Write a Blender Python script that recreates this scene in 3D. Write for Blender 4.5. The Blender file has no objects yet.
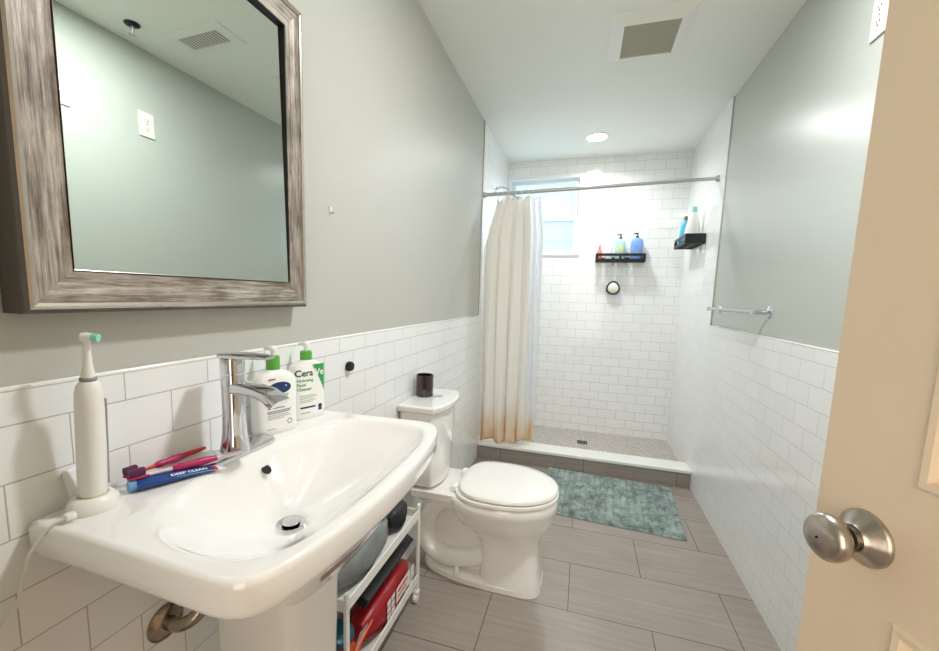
import bpy, bmesh, math, random
from mathutils import Vector, Matrix
random.seed(7)
PI = math.pi
col = bpy.context.scene.collection
sc = bpy.context.scene

# ------------------------------------------------------------------ camera
W, H, HW = 1.478, 2.406, 1.090          # room width, ceiling height, wainscot height
YS, YB = 2.812, 3.71                    # start of shower tile, back wall
def make_camera():
    yaw, pitch, roll = -0.28921, -0.120908, 0.029275
    cy, sy = math.cos(yaw), math.sin(yaw)
    f = Vector((sy*math.cos(pitch), cy*math.cos(pitch), math.sin(pitch)))
    r = Vector((cy, -sy, 0)); u = r.cross(f)
    r2 = r*math.cos(roll) + u*math.sin(roll); u2 = -r*math.sin(roll) + u*math.cos(roll)
    cam = bpy.data.cameras.new('camera'); o = bpy.data.objects.new('camera', cam); col.objects.link(o)
    m = Matrix((r2, u2, -f)).transposed().to_4x4(); m.translation = Vector((0.719569, 0, 1.22552))
    o.matrix_world = m
    cam.sensor_width = 36; cam.lens = 404.004/939*36
    cam.shift_x = 8.133/939; cam.shift_y = 19.179/939
    cam.clip_start = 0.02; cam.clip_end = 100
    sc.camera = o
make_camera()

# ------------------------------------------------------------------ world, lights, exposure
wd = bpy.data.worlds.new('sky'); sc.world = wd; wd.use_nodes = True
bg = wd.node_tree.nodes['Background']; bg.inputs[0].default_value = (.93, .97, 1, 1); bg.inputs[1].default_value = .40
def area(name, loc, rot, sx, sy, energy, colr, shape='RECTANGLE', spread=180):
    l = bpy.data.lights.new(name, 'AREA'); l.shape = shape; l.size = sx; l.size_y = sy
    l.energy = energy; l.color = colr; l.spread = math.radians(spread)
    o = bpy.data.objects.new(name, l); col.objects.link(o); o.location = loc; o.rotation_euler = rot
    return o
area('daylight', (.33, 3.98, 1.93), (-PI/2, 0, 0), .62, .62, .85, (.94, .975, 1))
area('shower_lamp_light', (.738, 3.262, H-.012), (0, 0, 0), .13, .13, 3.9, (.92, .975, 1), 'DISK', 155)
area('room_lamp_light', (.98, 1.12, H-.012), (0, 0, 0), .16, .16, 8.6, (.955, .975, 1), 'DISK')
area('hall_fill_light', (.80, -1.45, 1.35), (PI/2, 0, 0), 1.2, 1.9, 9, (1, .91, .80))  # broad warm fill panel added in the unseen hall to brighten the room
sc.cycles.diffuse_bounces = 8; sc.cycles.max_bounces = 14
vs = sc.view_settings
sc.display_settings.display_device = 'sRGB'
vs.view_transform = 'Standard'; vs.look = 'None'; vs.gamma = 1; vs.use_curve_mapping = False
vs.exposure = 1.33

# ------------------------------------------------------------------ materials
def lin(c):
    return tuple(((x/255)/12.92 if x/255 <= .04045 else ((x/255+.055)/1.055)**2.4) for x in c)+(1,)
def newmat(name):
    m = bpy.data.materials.new(name); m.use_nodes = True
    return m, m.node_tree, m.node_tree.nodes['Principled BSDF']
def mat(name, rgb, rough=.5, metal=0, noise=0, nscale=8, bump=0, bscale=60, trans=0, coat=0, ior=1.5, alpha=1):
    m, t, p = newmat(name); N = t.nodes; L = t.links
    p.inputs['Base Color'].default_value = lin(rgb); p.inputs['Roughness'].default_value = rough
    p.inputs['Metallic'].default_value = metal; p.inputs['IOR'].default_value = ior
    p.inputs['Transmission Weight'].default_value = trans; p.inputs['Coat Weight'].default_value = coat
    p.inputs['Coat Roughness'].default_value = .05; p.inputs['Alpha'].default_value = alpha
    tc = N.new('ShaderNodeTexCoord')
    if noise:
        n = N.new('ShaderNodeTexNoise'); n.inputs['Scale'].default_value = nscale; n.inputs['Detail'].default_value = 4
        L.new(tc.outputs['Object'], n.inputs['Vector'])
        mx = N.new('ShaderNodeMix'); mx.data_type = 'RGBA'
        c = lin(rgb)
        mx.inputs[6].default_value = tuple(v*(1-noise) for v in c[:3])+(1,)
        mx.inputs[7].default_value = tuple(min(1, v*(1+noise)) for v in c[:3])+(1,)
        L.new(n.outputs['Fac'], mx.inputs[0]); L.new(mx.outputs[2], p.inputs['Base Color'])
    if bump:
        n = N.new('ShaderNodeTexNoise'); n.inputs['Scale'].default_value = bscale; n.inputs['Detail'].default_value = 3
        L.new(tc.outputs['Object'], n.inputs['Vector'])
        b = N.new('ShaderNodeBump'); b.inputs['Strength'].default_value = bump; b.inputs['Distance'].default_value = .002
        L.new(n.outputs['Fac'], b.inputs['Height']); L.new(b.outputs['Normal'], p.inputs['Normal'])
    return m
def mapped(t, ax, ox=0, oz=0, oy=0):
    """object coordinates -> (u, v, 0) with offsets; ax: 'yz', 'xz' or 'xy'"""
    N = t.nodes; L = t.links
    tc = N.new('ShaderNodeTexCoord'); s = N.new('ShaderNodeSeparateXYZ'); c = N.new('ShaderNodeCombineXYZ')
    L.new(tc.outputs['Object'], s.inputs[0])
    for k, a in enumerate(ax):
        ad = N.new('ShaderNodeMath'); ad.operation = 'ADD'; ad.inputs[1].default_value = (ox, oz)[k]
        L.new(s.outputs['xyz'.index(a)], ad.inputs[0]); L.new(ad.outputs[0], c.inputs[k])
    return c.outputs[0], s
def subway(name, ax, ox, oz, grout=(188, 185, 178), tile=(242, 243, 242), tint=0.0, dirt=0):
    m, t, p = newmat(name); N = t.nodes; L = t.links
    v, s = mapped(t, ax, ox, oz)
    b = N.new('ShaderNodeTexBrick'); L.new(v, b.inputs['Vector'])
    b.inputs['Scale'].default_value = 1; b.inputs['Brick Width'].default_value = .1535; b.inputs['Row Height'].default_value = .0777
    b.inputs['Mortar Size'].default_value = .0011; b.inputs['Mortar Smooth'].default_value = .3; b.offset = .5
    b.inputs['Color1'].default_value = lin(tile); b.inputs['Color2'].default_value = lin(tuple(x-3 for x in tile))
    b.inputs['Mortar'].default_value = lin(grout)
    if dirt:
        mr = N.new('ShaderNodeMapRange'); mr.inputs[1].default_value = 1.0; mr.inputs[2].default_value = .1
        mr.inputs[3].default_value = 0; mr.inputs[4].default_value = 1; L.new(s.outputs[2], mr.inputs[0])
        nz = N.new('ShaderNodeTexNoise'); nz.inputs['Scale'].default_value = 6; L.new(v, nz.inputs['Vector'])
        mu = N.new('ShaderNodeMath'); mu.operation = 'MULTIPLY'; L.new(mr.outputs[0], mu.inputs[0]); L.new(nz.outputs['Fac'], mu.inputs[1])
        g = N.new('ShaderNodeMix'); g.data_type = 'RGBA'; g.inputs[6].default_value = lin(grout); g.inputs[7].default_value = lin((110, 100, 92))
        L.new(mu.outputs[0], g.inputs[0]); L.new(g.outputs[2], b.inputs['Mortar'])
    L.new(b.outputs['Color'], p.inputs['Base Color'])
    inv = N.new('ShaderNodeMath'); inv.operation = 'SUBTRACT'; inv.inputs[0].default_value = 1; L.new(b.outputs['Fac'], inv.inputs[1])
    wv = N.new('ShaderNodeTexNoise'); wv.inputs['Scale'].default_value = 9; wv.inputs['Detail'].default_value = 1; L.new(v, wv.inputs['Vector'])
    w2 = N.new('ShaderNodeMath'); w2.operation = 'MULTIPLY_ADD'; w2.inputs[1].default_value = 1.6
    L.new(wv.outputs['Fac'], w2.inputs[0]); L.new(inv.outputs[0], w2.inputs[2])
    bp = N.new('ShaderNodeBump'); bp.inputs['Strength'].default_value = .5; bp.inputs['Distance'].default_value = .001
    L.new(w2.outputs[0], bp.inputs['Height']); L.new(bp.outputs['Normal'], p.inputs['Normal'])
    ro = N.new('ShaderNodeMapRange'); ro.inputs[3].default_value = .13; ro.inputs[4].default_value = .7
    L.new(b.outputs['Fac'], ro.inputs[0]); L.new(ro.outputs[0], p.inputs['Roughness'])
    return m
def paint(name, rgb, rough):
    return mat(name, rgb, rough, bump=.12, bscale=180, noise=.02, nscale=3)
def floor_mat(name, ox, oy, rh=.305, bw=.61, ax='xy', c=(152, 141, 132)):
    m, t, p = newmat(name); N = t.nodes; L = t.links
    v, s = mapped(t, ax, ox, oy)
    b = N.new('ShaderNodeTexBrick'); L.new(v, b.inputs['Vector'])
    b.inputs['Scale'].default_value = 1; b.inputs['Brick Width'].default_value = bw; b.inputs['Row Height'].default_value = rh
    b.inputs['Mortar Size'].default_value = .0016; b.inputs['Mortar Smooth'].default_value = .1; b.offset = .5
    mp = N.new('ShaderNodeMapping'); mp.inputs['Scale'].default_value = (3, 60, 1); L.new(v, mp.inputs[0])
    n = N.new('ShaderNodeTexNoise'); n.inputs['Scale'].default_value = 1; n.inputs['Detail'].default_value = 6; L.new(mp.outputs[0], n.inputs['Vector'])
    n2 = N.new('ShaderNodeTexNoise'); n2.inputs['Scale'].default_value = 5; n2.inputs['Detail'].default_value = 3; L.new(v, n2.inputs['Vector'])
    ad = N.new('ShaderNodeMath'); ad.operation = 'MULTIPLY_ADD'; ad.inputs[1].default_value = .5
    L.new(n2.outputs['Fac'], ad.inputs[0]); L.new(n.outputs['Fac'], ad.inputs[2])
    mr = N.new('ShaderNodeMapRange'); mr.inputs[1].default_value = .4; mr.inputs[2].default_value = 1.1; L.new(ad.outputs[0], mr.inputs[0])
    mx = N.new('ShaderNodeMix'); mx.data_type = 'RGBA'
    mx.inputs[6].default_value = lin(tuple(x-11 for x in c)); mx.inputs[7].default_value = lin(tuple(x+11 for x in c))
    L.new(mr.outputs[0], mx.inputs[0])
    L.new(mx.outputs[2], b.inputs['Color1']); L.new(mx.outputs[2], b.inputs['Color2']); b.inputs['Mortar'].default_value = lin((84, 76, 71))
    L.new(b.outputs['Color'], p.inputs['Base Color'])
    bp = N.new('ShaderNodeBump'); bp.inputs['Strength'].default_value = .25; bp.inputs['Distance'].default_value = .001
    inv = N.new('ShaderNodeMath'); inv.operation = 'MULTIPLY_ADD'; inv.inputs[1].default_value = -2
    L.new(b.outputs['Fac'], inv.inputs[0]); L.new(n.outputs['Fac'], inv.inputs[2]); L.new(inv.outputs[0], bp.inputs['Height'])
    L.new(bp.outputs['Normal'], p.inputs['Normal'])
    p.inputs['Roughness'].default_value = .27
    return m
def mosaic(name):
    m, t, p = newmat(name); N = t.nodes; L = t.links
    v, s = mapped(t, 'xy', 0, 0)
    mp = N.new('ShaderNodeMapping'); mp.inputs['Rotation'].default_value = (0, 0, PI/4); L.new(v, mp.inputs[0])
    b = N.new('ShaderNodeTexBrick'); L.new(mp.outputs[0], b.inputs['Vector'])
    b.inputs['Scale'].default_value = 1; b.inputs['Brick Width'].default_value = .026; b.inputs['Row Height'].default_value = .026
    b.inputs['Mortar Size'].default_value = .0032; b.inputs['Mortar Smooth'].default_value = .2; b.offset = 0
    b.inputs['Color1'].default_value = lin((222, 215, 207)); b.inputs['Color2'].default_value = lin((205, 197, 188))
    b.inputs['Mortar'].default_value = lin((120, 108, 100)); L.new(b.outputs['Color'], p.inputs['Base Color'])
    p.inputs['Roughness'].default_value = .4
    return m
def weathered(name, ax):
    """silvery brown wood running along ax"""
    m, t, p = newmat(name); N = t.nodes; L = t.links
    tc = N.new('ShaderNodeTexCoord'); mp = N.new('ShaderNodeMapping')
    mp.inputs['Scale'].default_value = (60, 14, 240) if ax == 'y' else (60, 240, 14)
    L.new(tc.outputs['Object'], mp.inputs[0])
    n = N.new('ShaderNodeTexNoise'); n.inputs['Scale'].default_value = 1; n.inputs['Detail'].default_value = 8; n.inputs['Roughness'].default_value = .7
    L.new(mp.outputs[0], n.inputs['Vector'])
    n2 = N.new('ShaderNodeTexNoise'); n2.inputs['Scale'].default_value = 14; n2.inputs['Detail'].default_value = 5; L.new(tc.outputs['Object'], n2.inputs['Vector'])
    r = N.new('ShaderNodeValToRGB'); e = r.color_ramp.elements
    e[0].position = .30; e[0].color = lin((88, 74, 66)); e[1].position = .70; e[1].color = lin((202, 194, 184))
    q = e.new(.46); q.color = lin((138, 127, 116)); q = e.new(.56); q.color = lin((169, 158, 147))
    ad = N.new('ShaderNodeMath'); ad.operation = 'MULTIPLY_ADD'; ad.inputs[1].default_value = .5
    sb = N.new('ShaderNodeMath'); sb.operation = 'SUBTRACT'; sb.inputs[1].default_value = .25
    L.new(n2.outputs['Fac'], ad.inputs[0]); L.new(n.outputs['Fac'], ad.inputs[2]); L.new(ad.outputs[0], sb.inputs[0]); L.new(sb.outputs[0], r.inputs[0])
    L.new(r.outputs[0], p.inputs['Base Color']); p.inputs['Roughness'].default_value = .38; p.inputs['Metallic'].default_value = .25
    b = N.new('ShaderNodeBump'); b.inputs['Strength'].default_value = .4; b.inputs['Distance'].default_value = .001
    L.new(n.outputs['Fac'], b.inputs['Height']); L.new(b.outputs['Normal'], p.inputs['Normal'])
    return m
def emis(name, rgb, s):
    m, t, p = newmat(name); p.inputs['Base Color'].default_value = lin(rgb)
    p.inputs['Emission Color'].default_value = lin(rgb); p.inputs['Emission Strength'].default_value = s
    return m
def frosted(name, rgb, clear):
    m, t, p = newmat(name); N = t.nodes; L = t.links
    tr = N.new('ShaderNodeBsdfTransparent'); tl = N.new('ShaderNodeBsdfTranslucent'); mx = N.new('ShaderNodeMixShader'); gl = N.new('ShaderNodeBsdfGlossy')
    tr.inputs[0].default_value = lin(rgb); tl.inputs[0].default_value = lin(rgb); gl.inputs['Roughness'].default_value = .2
    mx.inputs[0].default_value = clear; L.new(tl.outputs[0], mx.inputs[1]); L.new(tr.outputs[0], mx.inputs[2])
    m2 = N.new('ShaderNodeMixShader'); m2.inputs[0].default_value = .05; L.new(mx.outputs[0], m2.inputs[1]); L.new(gl.outputs[0], m2.inputs[2])
    tc = N.new('ShaderNodeTexCoord'); v = N.new('ShaderNodeTexVoronoi'); v.inputs['Scale'].default_value = 90; L.new(tc.outputs['Object'], v.inputs['Vector'])
    cr = N.new('ShaderNodeMix'); cr.data_type = 'RGBA'; cr.inputs[6].default_value = lin(rgb); cr.inputs[7].default_value = lin(tuple(int(x*.9) for x in rgb))
    L.new(v.outputs['Distance'], cr.inputs[0]); L.new(cr.outputs[2], tr.inputs[0])
    L.new(m2.outputs[0], N['Material Output'].inputs[0])
    return m
def cloth_mat(name, rgb, stain=None, trans=.25, see=0):
    m, t, p = newmat(name); N = t.nodes; L = t.links
    tl = N.new('ShaderNodeBsdfTranslucent'); mx = N.new('ShaderNodeMixShader'); mx.inputs[0].default_value = trans
    p.inputs['Roughness'].default_value = .85; p.inputs['Base Color'].default_value = lin(rgb); tl.inputs[0].default_value = lin(rgb)
    if stain:
        tc = N.new('ShaderNodeTexCoord'); s = N.new('ShaderNodeSeparateXYZ'); L.new(tc.outputs['Object'], s.inputs[0])
        n = N.new('ShaderNodeTexNoise'); n.inputs['Scale'].default_value = 7; n.inputs['Detail'].default_value = 3; L.new(tc.outputs['Object'], n.inputs['Vector'])
        a = N.new('ShaderNodeMath'); a.operation = 'MULTIPLY_ADD'; a.inputs[1].default_value = -.45; L.new(n.outputs['Fac'], a.inputs[0]); L.new(s.outputs[2], a.inputs[2])
        mr = N.new('ShaderNodeMapRange'); mr.inputs[1].default_value = .16-1.79; mr.inputs[2].default_value = -.22-1.79; L.new(a.outputs[0], mr.inputs[0])
        pw = N.new('ShaderNodeMath'); pw.operation = 'POWER'; pw.inputs[1].default_value = 2.3; L.new(mr.outputs[0], pw.inputs[0])
        c = N.new('ShaderNodeMix'); c.data_type = 'RGBA'; c.inputs[6].default_value = lin(rgb); c.inputs[7].default_value = lin(stain)
        L.new(pw.outputs[0], c.inputs[0]); L.new(c.outputs[2], p.inputs['Base Color']); L.new(c.outputs[2], tl.inputs[0])
    L.new(p.outputs[0], mx.inputs[1]); L.new(tl.outputs[0], mx.inputs[2])
    out = mx
    if see:
        tr = N.new('ShaderNodeBsdfTransparent'); m2 = N.new('ShaderNodeMixShader'); m2.inputs[0].default_value = see
        L.new(mx.outputs[0], m2.inputs[1]); L.new(tr.outputs[0], m2.inputs[2]); out = m2
    L.new(out.outputs[0], N['Material Output'].inputs[0])
    return m

# tile grid: a row line lies at z = 1.026 - k * .0777 ; brick nodes count rows from v = 0
ZOFF = .0777*14 - 1.038
M = dict(
    paint_left=paint('sage_paint_left', (190, 190, 182), .42),
    paint_right=paint('sage_paint_right', (188, 192, 184), .30),
    ceil=paint('ceiling_paint', (238, 240, 234), .6),
    tile_l=subway('subway_tile_left', 'yz', -.465-.07675+.1535*6, ZOFF),
    tile_r=subway('subway_tile_right', 'yz', -1.631-.07675+.1535*14, ZOFF),
    tile_b=subway('subway_tile_back', 'xz', -.437+.1535*4, ZOFF, grout=(184, 181, 175), dirt=1),
    cap=mat('bullnose_cap', (243, 243, 240), .15),
    floor=floor_mat('floor_tile', -.735+.61*3, -1.529+.305*5),
    curbtile=floor_mat('curb_tile', .11, .5, 1.2, .6, 'xz', (150, 141, 133)),
    marble=mat('marble_sill', (236, 235, 231), .25, noise=.04, nscale=4),
    mosaic=mosaic('shower_mosaic'),
    chrome=mat('chrome', (214, 216, 220), .07, 1),
    satin=mat('satin_nickel', (186, 178, 168), .28, 1, bump=.05, bscale=300),
    brushed=mat('brushed_steel', (196, 196, 194), .42, .75),
    dark_metal=mat('tarnished_drain_pipe', (164, 152, 138), .22, 1, noise=.3, nscale=30),
    porcelain=mat('porcelain', (240, 238, 234), .08, coat=.6, ior=1.55),
    seat=mat('seat_plastic', (243, 241, 236), .16, coat=.3),
    door=mat('cream_door_paint', (246, 226, 200), .42, bump=.15, bscale=40, noise=.02),
    white_plastic=mat('white_plastic', (236, 235, 230), .3),
    ivory=mat('ivory_plastic', (234, 232, 222), .35),
    grille=mat('dusty_grille', (186, 184, 168), .6),
    dark=mat('dark_void', (22, 22, 24), .8),
    vinyl=mat('white_window_vinyl', (236, 240, 242), .35),
    black=mat('black_metal', (20, 20, 22), .4, .3),
    blackp=mat('black_plastic', (24, 24, 26), .5),
    glass_mirror=mat('mirror_glass', (222, 230, 224), .01, 1),
    frame_y=weathered('weathered_wood_horizontal', 'y'), frame_z=weathered('weathered_wood_vertical', 'z'),
    bead=mat('silver_bead', (196, 188, 178), .25, .85, noise=.15, nscale=40),
    frame_side=mat('dark_frame_side', (92, 86, 80), .5),
    fabric=cloth_mat('curtain_cloth', (252, 250, 246), (242, 214, 176)),
    liner=cloth_mat('liner_plastic', (246, 248, 250), (238, 214, 180), .45, .12),
    amber=mat('dark_amber_glass', (42, 22, 12), .08, coat=.8),
    bottle_white=mat('bottle_white', (242, 242, 238), .3),
    green=mat('cap_green', (92, 172, 66), .35), green_ink=mat('green_ink', (86, 164, 92), .5), green_label=mat('green_label', (54, 156, 78), .45),
    ink=mat('dark_ink', (52, 58, 60), .6), greyink=mat('grey_ink', (130, 140, 134), .6), redink=mat('red_ink', (196, 60, 66), .5), navy=mat('navy_blue', (26, 52, 104), .35),
    whiteink=mat('white_ink', (240, 240, 244), .5),
    blue_tube=mat('toothpaste_blue', (24, 66, 132), .28), lightblue=mat('light_blue', (110, 160, 205), .3),
    red=mat('bright_red', (206, 44, 48), .4), magenta=mat('magenta_grip', (172, 28, 84), .35), purple=mat('plum_bristles', (88, 30, 70), .7),
    clear_pink=mat('pale_pink_handle', (226, 205, 212), .15),
    pump_teal=mat('dark_teal', (24, 66, 72), .35), teal_bottle=mat('pale_teal_bottle', (172, 210, 204), .3), blue_bottle=mat('blue_bottle', (122, 162, 222), .3),
    coral=mat('coral_plastic', (224, 136, 122), .35), clear=mat('clear_bottle', (232, 230, 234), .2), mint=mat('mint_cap', (150, 216, 200), .35),
    sky_bottle=mat('sky_blue_bottle', (86, 180, 214), .3), yellow=mat('yellow_label', (226, 206, 120), .5),
    rubber=mat('grey_rubber', (150, 150, 150), .6), cartw=mat('cart_white', (232, 230, 224), .35),
    bag_grey=mat('grey_translucent_bag', (122, 128, 126), .35, noise=.35, nscale=14, bump=.8, bscale=25),
    redbox=mat('red_pouch', (152, 20, 28), .35, noise=.12, nscale=12), orange=mat('orange_pack', (226, 92, 36), .4), tealpack=mat('teal_pack', (24, 84, 100), .4),
    paper=mat('white_paper', (228, 226, 222), .5), soap=mat('cream_soap', (236, 234, 214), .5), green_mini=mat('small_green', (50, 92, 70), .4),
    lamp=emis('lamp_lens', (255, 250, 240), 14), hallwall=mat('hall_paint', (214, 196, 170), .7),
    pane=frosted('frosted_pane', (225, 242, 252), .30), pane_low=frosted('patterned_pane', (222, 238, 248), .26),
    grain=mat('tank_shadow_rubber', (60, 58, 56), .7),
)

# ------------------------------------------------------------------ helpers
def link(name, verts, faces, m, parent=None, smooth=False, bevel=0, seg=2, sub=0, auto=None):
    me = bpy.data.meshes.new(name); me.from_pydata([tuple(v) for v in verts], [], faces)
    bm = bmesh.new(); bm.from_mesh(me); bmesh.ops.remove_doubles(bm, verts=bm.verts, dist=1e-6)
    bmesh.ops.recalc_face_normals(bm, faces=bm.faces); bm.to_mesh(me); bm.free()
    o = bpy.data.objects.new(name, me); col.objects.link(o)
    if m: me.materials.append(M[m] if isinstance(m, str) else m)
    if parent: o.parent = parent
    if bevel:
        b = o.modifiers.new('b', 'BEVEL'); b.width = bevel; b.segments = seg; b.limit_method = 'ANGLE'; b.angle_limit = math.radians(35)
        smooth = True
    if sub:
        s = o.modifiers.new('s', 'SUBSURF'); s.levels = sub; s.render_levels = sub
        smooth = True
    if smooth:
        me.polygons.foreach_set('use_smooth', [True]*len(me.polygons))
        try: me.set_sharp_from_angle(angle=math.radians(auto if auto else 40))
        except Exception: pass
    return o
class G:
    """collects geometry of ONE part"""
    def __init__(s): s.v = []; s.f = []
    def add(s, v, f):
        n = len(s.v); s.v += [Vector(x) for x in v]; s.f += [tuple(i+n for i in q) for q in f]; return s
    def box(s, c, d, rz=0, ry=0, rx=0):
        m = Matrix.Rotation(rz, 3, 'Z') @ Matrix.Rotation(ry, 3, 'Y') @ Matrix.Rotation(rx, 3, 'X')
        vs_ = [Vector(c) + m @ Vector((d[0]/2*i, d[1]/2*j, d[2]/2*k)) for i in (-1, 1) for j in (-1, 1) for k in (-1, 1)]
        return s.add(vs_, [(0, 1, 3, 2), (4, 6, 7, 5), (0, 4, 5, 1), (2, 3, 7, 6), (0, 2, 6, 4), (1, 5, 7, 3)])
    def span(s, a, b):
        return s.box([(a[i]+b[i])/2 for i in range(3)], [abs(b[i]-a[i]) for i in range(3)])
    def loft(s, rings, cap=True, closed=True):
        n = len(rings[0]); v = [p for r in rings for p in r]; f = []
        for i in range(len(rings)-1):
            for j in range(n if closed else n-1):
                k = (j+1) % n; f.append((i*n+j, i*n+k, (i+1)*n+k, (i+1)*n+j))
        if cap: f += [tuple(range(n)), tuple(range((len(rings)-1)*n, len(rings)*n))]
        return s.add(v, f)
    def lathe(s, prof, c=(0, 0, 0), axis=(0, 0, 1), n=24, cap=True):
        a = Vector(axis).normalized(); t = Vector((1, 0, 0)) if abs(a.x) < .9 else Vector((0, 1, 0))
        u = a.cross(t).normalized(); w = a.cross(u); c = Vector(c)
        return s.loft([[c + a*h + (u*math.cos(2*PI*k/n) + w*math.sin(2*PI*k/n))*max(r, 1e-5) for k in range(n)] for r, h in prof], cap)
    def tube(s, pts, r, n=10, cap=True):
        pts = [Vector(p) for p in pts]; rings = []; prev = None
        for i, p in enumerate(pts):
            d = (pts[min(i+1, len(pts)-1)] - pts[max(i-1, 0)]).normalized()
            if prev is None:
                t = Vector((0, 0, 1)) if abs(d.z) < .9 else Vector((1, 0, 0)); u = d.cross(t).normalized()
            else: u = (prev - d*prev.dot(d)).normalized()
            prev = u; w = d.cross(u); rr = r[i] if isinstance(r, (list, tuple)) else r
            rings.append([p + (u*math.cos(2*PI*k/n) + w*math.sin(2*PI*k/n))*rr for k in range(n)])
        return s.loft(rings, cap)
    def go(s, name, m, parent=None, **k): return link(name, s.v, s.f, m, parent, **k)
def smoothpath(pts, k=6, closed=False):
    P = [Vector(p) for p in pts]; n = len(P); out = []
    for i in range(n if closed else n-1):
        p0, p1, p2, p3 = (P[(i-1) % n], P[i], P[(i+1) % n], P[(i+2) % n]) if closed else (P[max(i-1, 0)], P[i], P[i+1], P[min(i+2, n-1)])
        for j in range(k):
            t = j/k
            out.append(.5*((2*p1) + (-p0+p2)*t + (2*p0-5*p1+4*p2-p3)*t*t + (-p0+3*p1-3*p2+p3)*t**3))
    if not closed: out.append(P[-1])
    return out
def struct(o): o['kind'] = 'structure'; return o
def tag(o, label, cat, group=None):
    o['label'] = label; o['category'] = cat
    if group: o['group'] = group
    return o
def thing(name, label, cat, loc=(0, 0, 0), rz=0, group=None):
    o = bpy.data.objects.new(name, None); col.objects.link(o); o.empty_display_size = .05
    o.location = loc; o.rotation_euler = (0, 0, rz); return tag(o, label, cat, group)
def text(s, size, m, parent, place, name='lettering', bold=0, align='CENTER', ext=.0002):
    """place(u, v) -> Vector, u right, v up"""
    c = bpy.data.curves.new('t', 'FONT'); c.body = s; c.size = size; c.align_x = align; c.align_y = 'CENTER'; c.offset = bold; c.resolution_u = 3
    o = bpy.data.objects.new('t', c); col.objects.link(o)
    bpy.context.view_layer.update()
    me = bpy.data.meshes.new_from_object(o.evaluated_get(bpy.context.evaluated_depsgraph_get()))
    v = [place(p.co.x, p.co.y) for p in me.vertices]; f = [tuple(q.vertices) for q in me.polygons]
    bpy.data.objects.remove(o); bpy.data.curves.remove(c)
    me2 = bpy.data.meshes.new(name); me2.from_pydata([tuple(x) for x in v], [], f); me2.materials.append(M[m])
    r = bpy.data.objects.new(name, me2); col.objects.link(r); r.parent = parent
    return r

# ------------------------------------------------------------------ structure
T = .1
struct(G().span((-.1, -.25, -T), (W+.1, YB+.1, 0)).go('floor', 'floor'))
struct(G().span((-.1, -.25, H), (W+.1, YB+.1, H+T)).go('ceiling', 'ceil'))
struct(G().span((-T, -.25, 0), (0, YB, H)).go('wall_left', 'paint_left'))
struct(G().span((W, -.25, 0), (W+T, YB, H)).go('wall_right', 'paint_right'))
WX0, WX1, WZ0, WZ1 = .028, .635, 1.620, 2.262
g = G().span((-T, YB, 0), (W+T, YB+.14, WZ0)).span((-T, YB, WZ1), (W+T, YB+.14, H)).span((-T, YB, WZ0), (WX0, YB+.14, WZ1)).span((WX1, YB, WZ0), (W+T, YB+.14, WZ1))
struct(g.go('wall_back', 'tile_b'))
# front wall with the doorway, and the hall behind the camera
g = G().span((0, -.25, 0), (.40, -.17, H)).span((1.235, -.25, 0), (W, -.17, H)).span((.40, -.25, 2.06), (1.235, -.17, H))
struct(g.go('wall_front', 'paint_left'))
g = G().span((-.8, -1.7, -T), (2.3, -.25, 0)); struct(g.go('floor', 'floor'))
g = G().span((-.8, -1.7, H), (2.3, -.25, H+T)); struct(g.go('ceiling', 'ceil'))
g = G().span((-.9, -1.8, 0), (2.4, -1.7, H)); struct(g.go('wall_hall', 'hallwall'))
g = G().span((-.9, -1.7, 0), (-.8, -.25, H)); struct(g.go('wall_hall', 'hallwall'))
g = G().span((2.3, -1.7, 0), (2.4, -.25, H)); struct(g.go('wall_hall', 'hallwall'))
g = G().span((-.8, -.25, 0), (-.1, -.17, H)); struct(g.go('wall_hall', 'hallwall'))
g = G().span((W+.1, -.25, 0), (2.3, -.17, H)); struct(g.go('wall_hall', 'hallwall'))
# tile wainscot: left and right, then full height tile in the shower
TT = .006
def tileslab(side, y0, y1, z0, z1, name, m):
    x0, x1 = (0, TT) if side < 0 else (W-TT, W)
    return struct(G().span((x0, y0, z0), (x1, y1, z1)).go(name, m))
tileslab(-1, -.17, YS, 0, HW-.004, 'wall_left_tile', 'tile_l'); tileslab(1, -.17, YS, 0, HW-.004, 'wall_right_tile', 'tile_r')
tileslab(-1, YS, YB, 0, H, 'wall_left_tile', 'tile_l'); tileslab(1, YS, YB, 0, H, 'wall_right_tile', 'tile_r')
struct(G().span((0, -.17, HW-.008), (TT+.001, YS, HW)).go('trim_1', 'cap', bevel=.003))
struct(G().span((W-TT-.001, -.17, HW-.008), (W, YS, HW)).go('trim_2', 'cap', bevel=.003))
struct(G().span((0, YS-.004, HW), (TT+.002, YS+.002, H)).go('trim_3', 'brushed'))
struct(G().span((W-TT-.002, YS-.004, HW), (W, YS+.002, H)).go('trim_4', 'brushed'))
# shower floor + kerb
struct(G().span((TT, 3.02, 0), (W-TT, YB, .045)).go('floor_shower', 'mosaic'))
c = struct(G().span((TT, 2.895, 0), (W-TT, 3.025, .098)).go('trim_5', 'curbtile'))
struct(G().span((TT, 2.882, .098), (W-TT, 3.04, .119)).go('trim_6', 'marble', bevel=.003))
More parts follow.
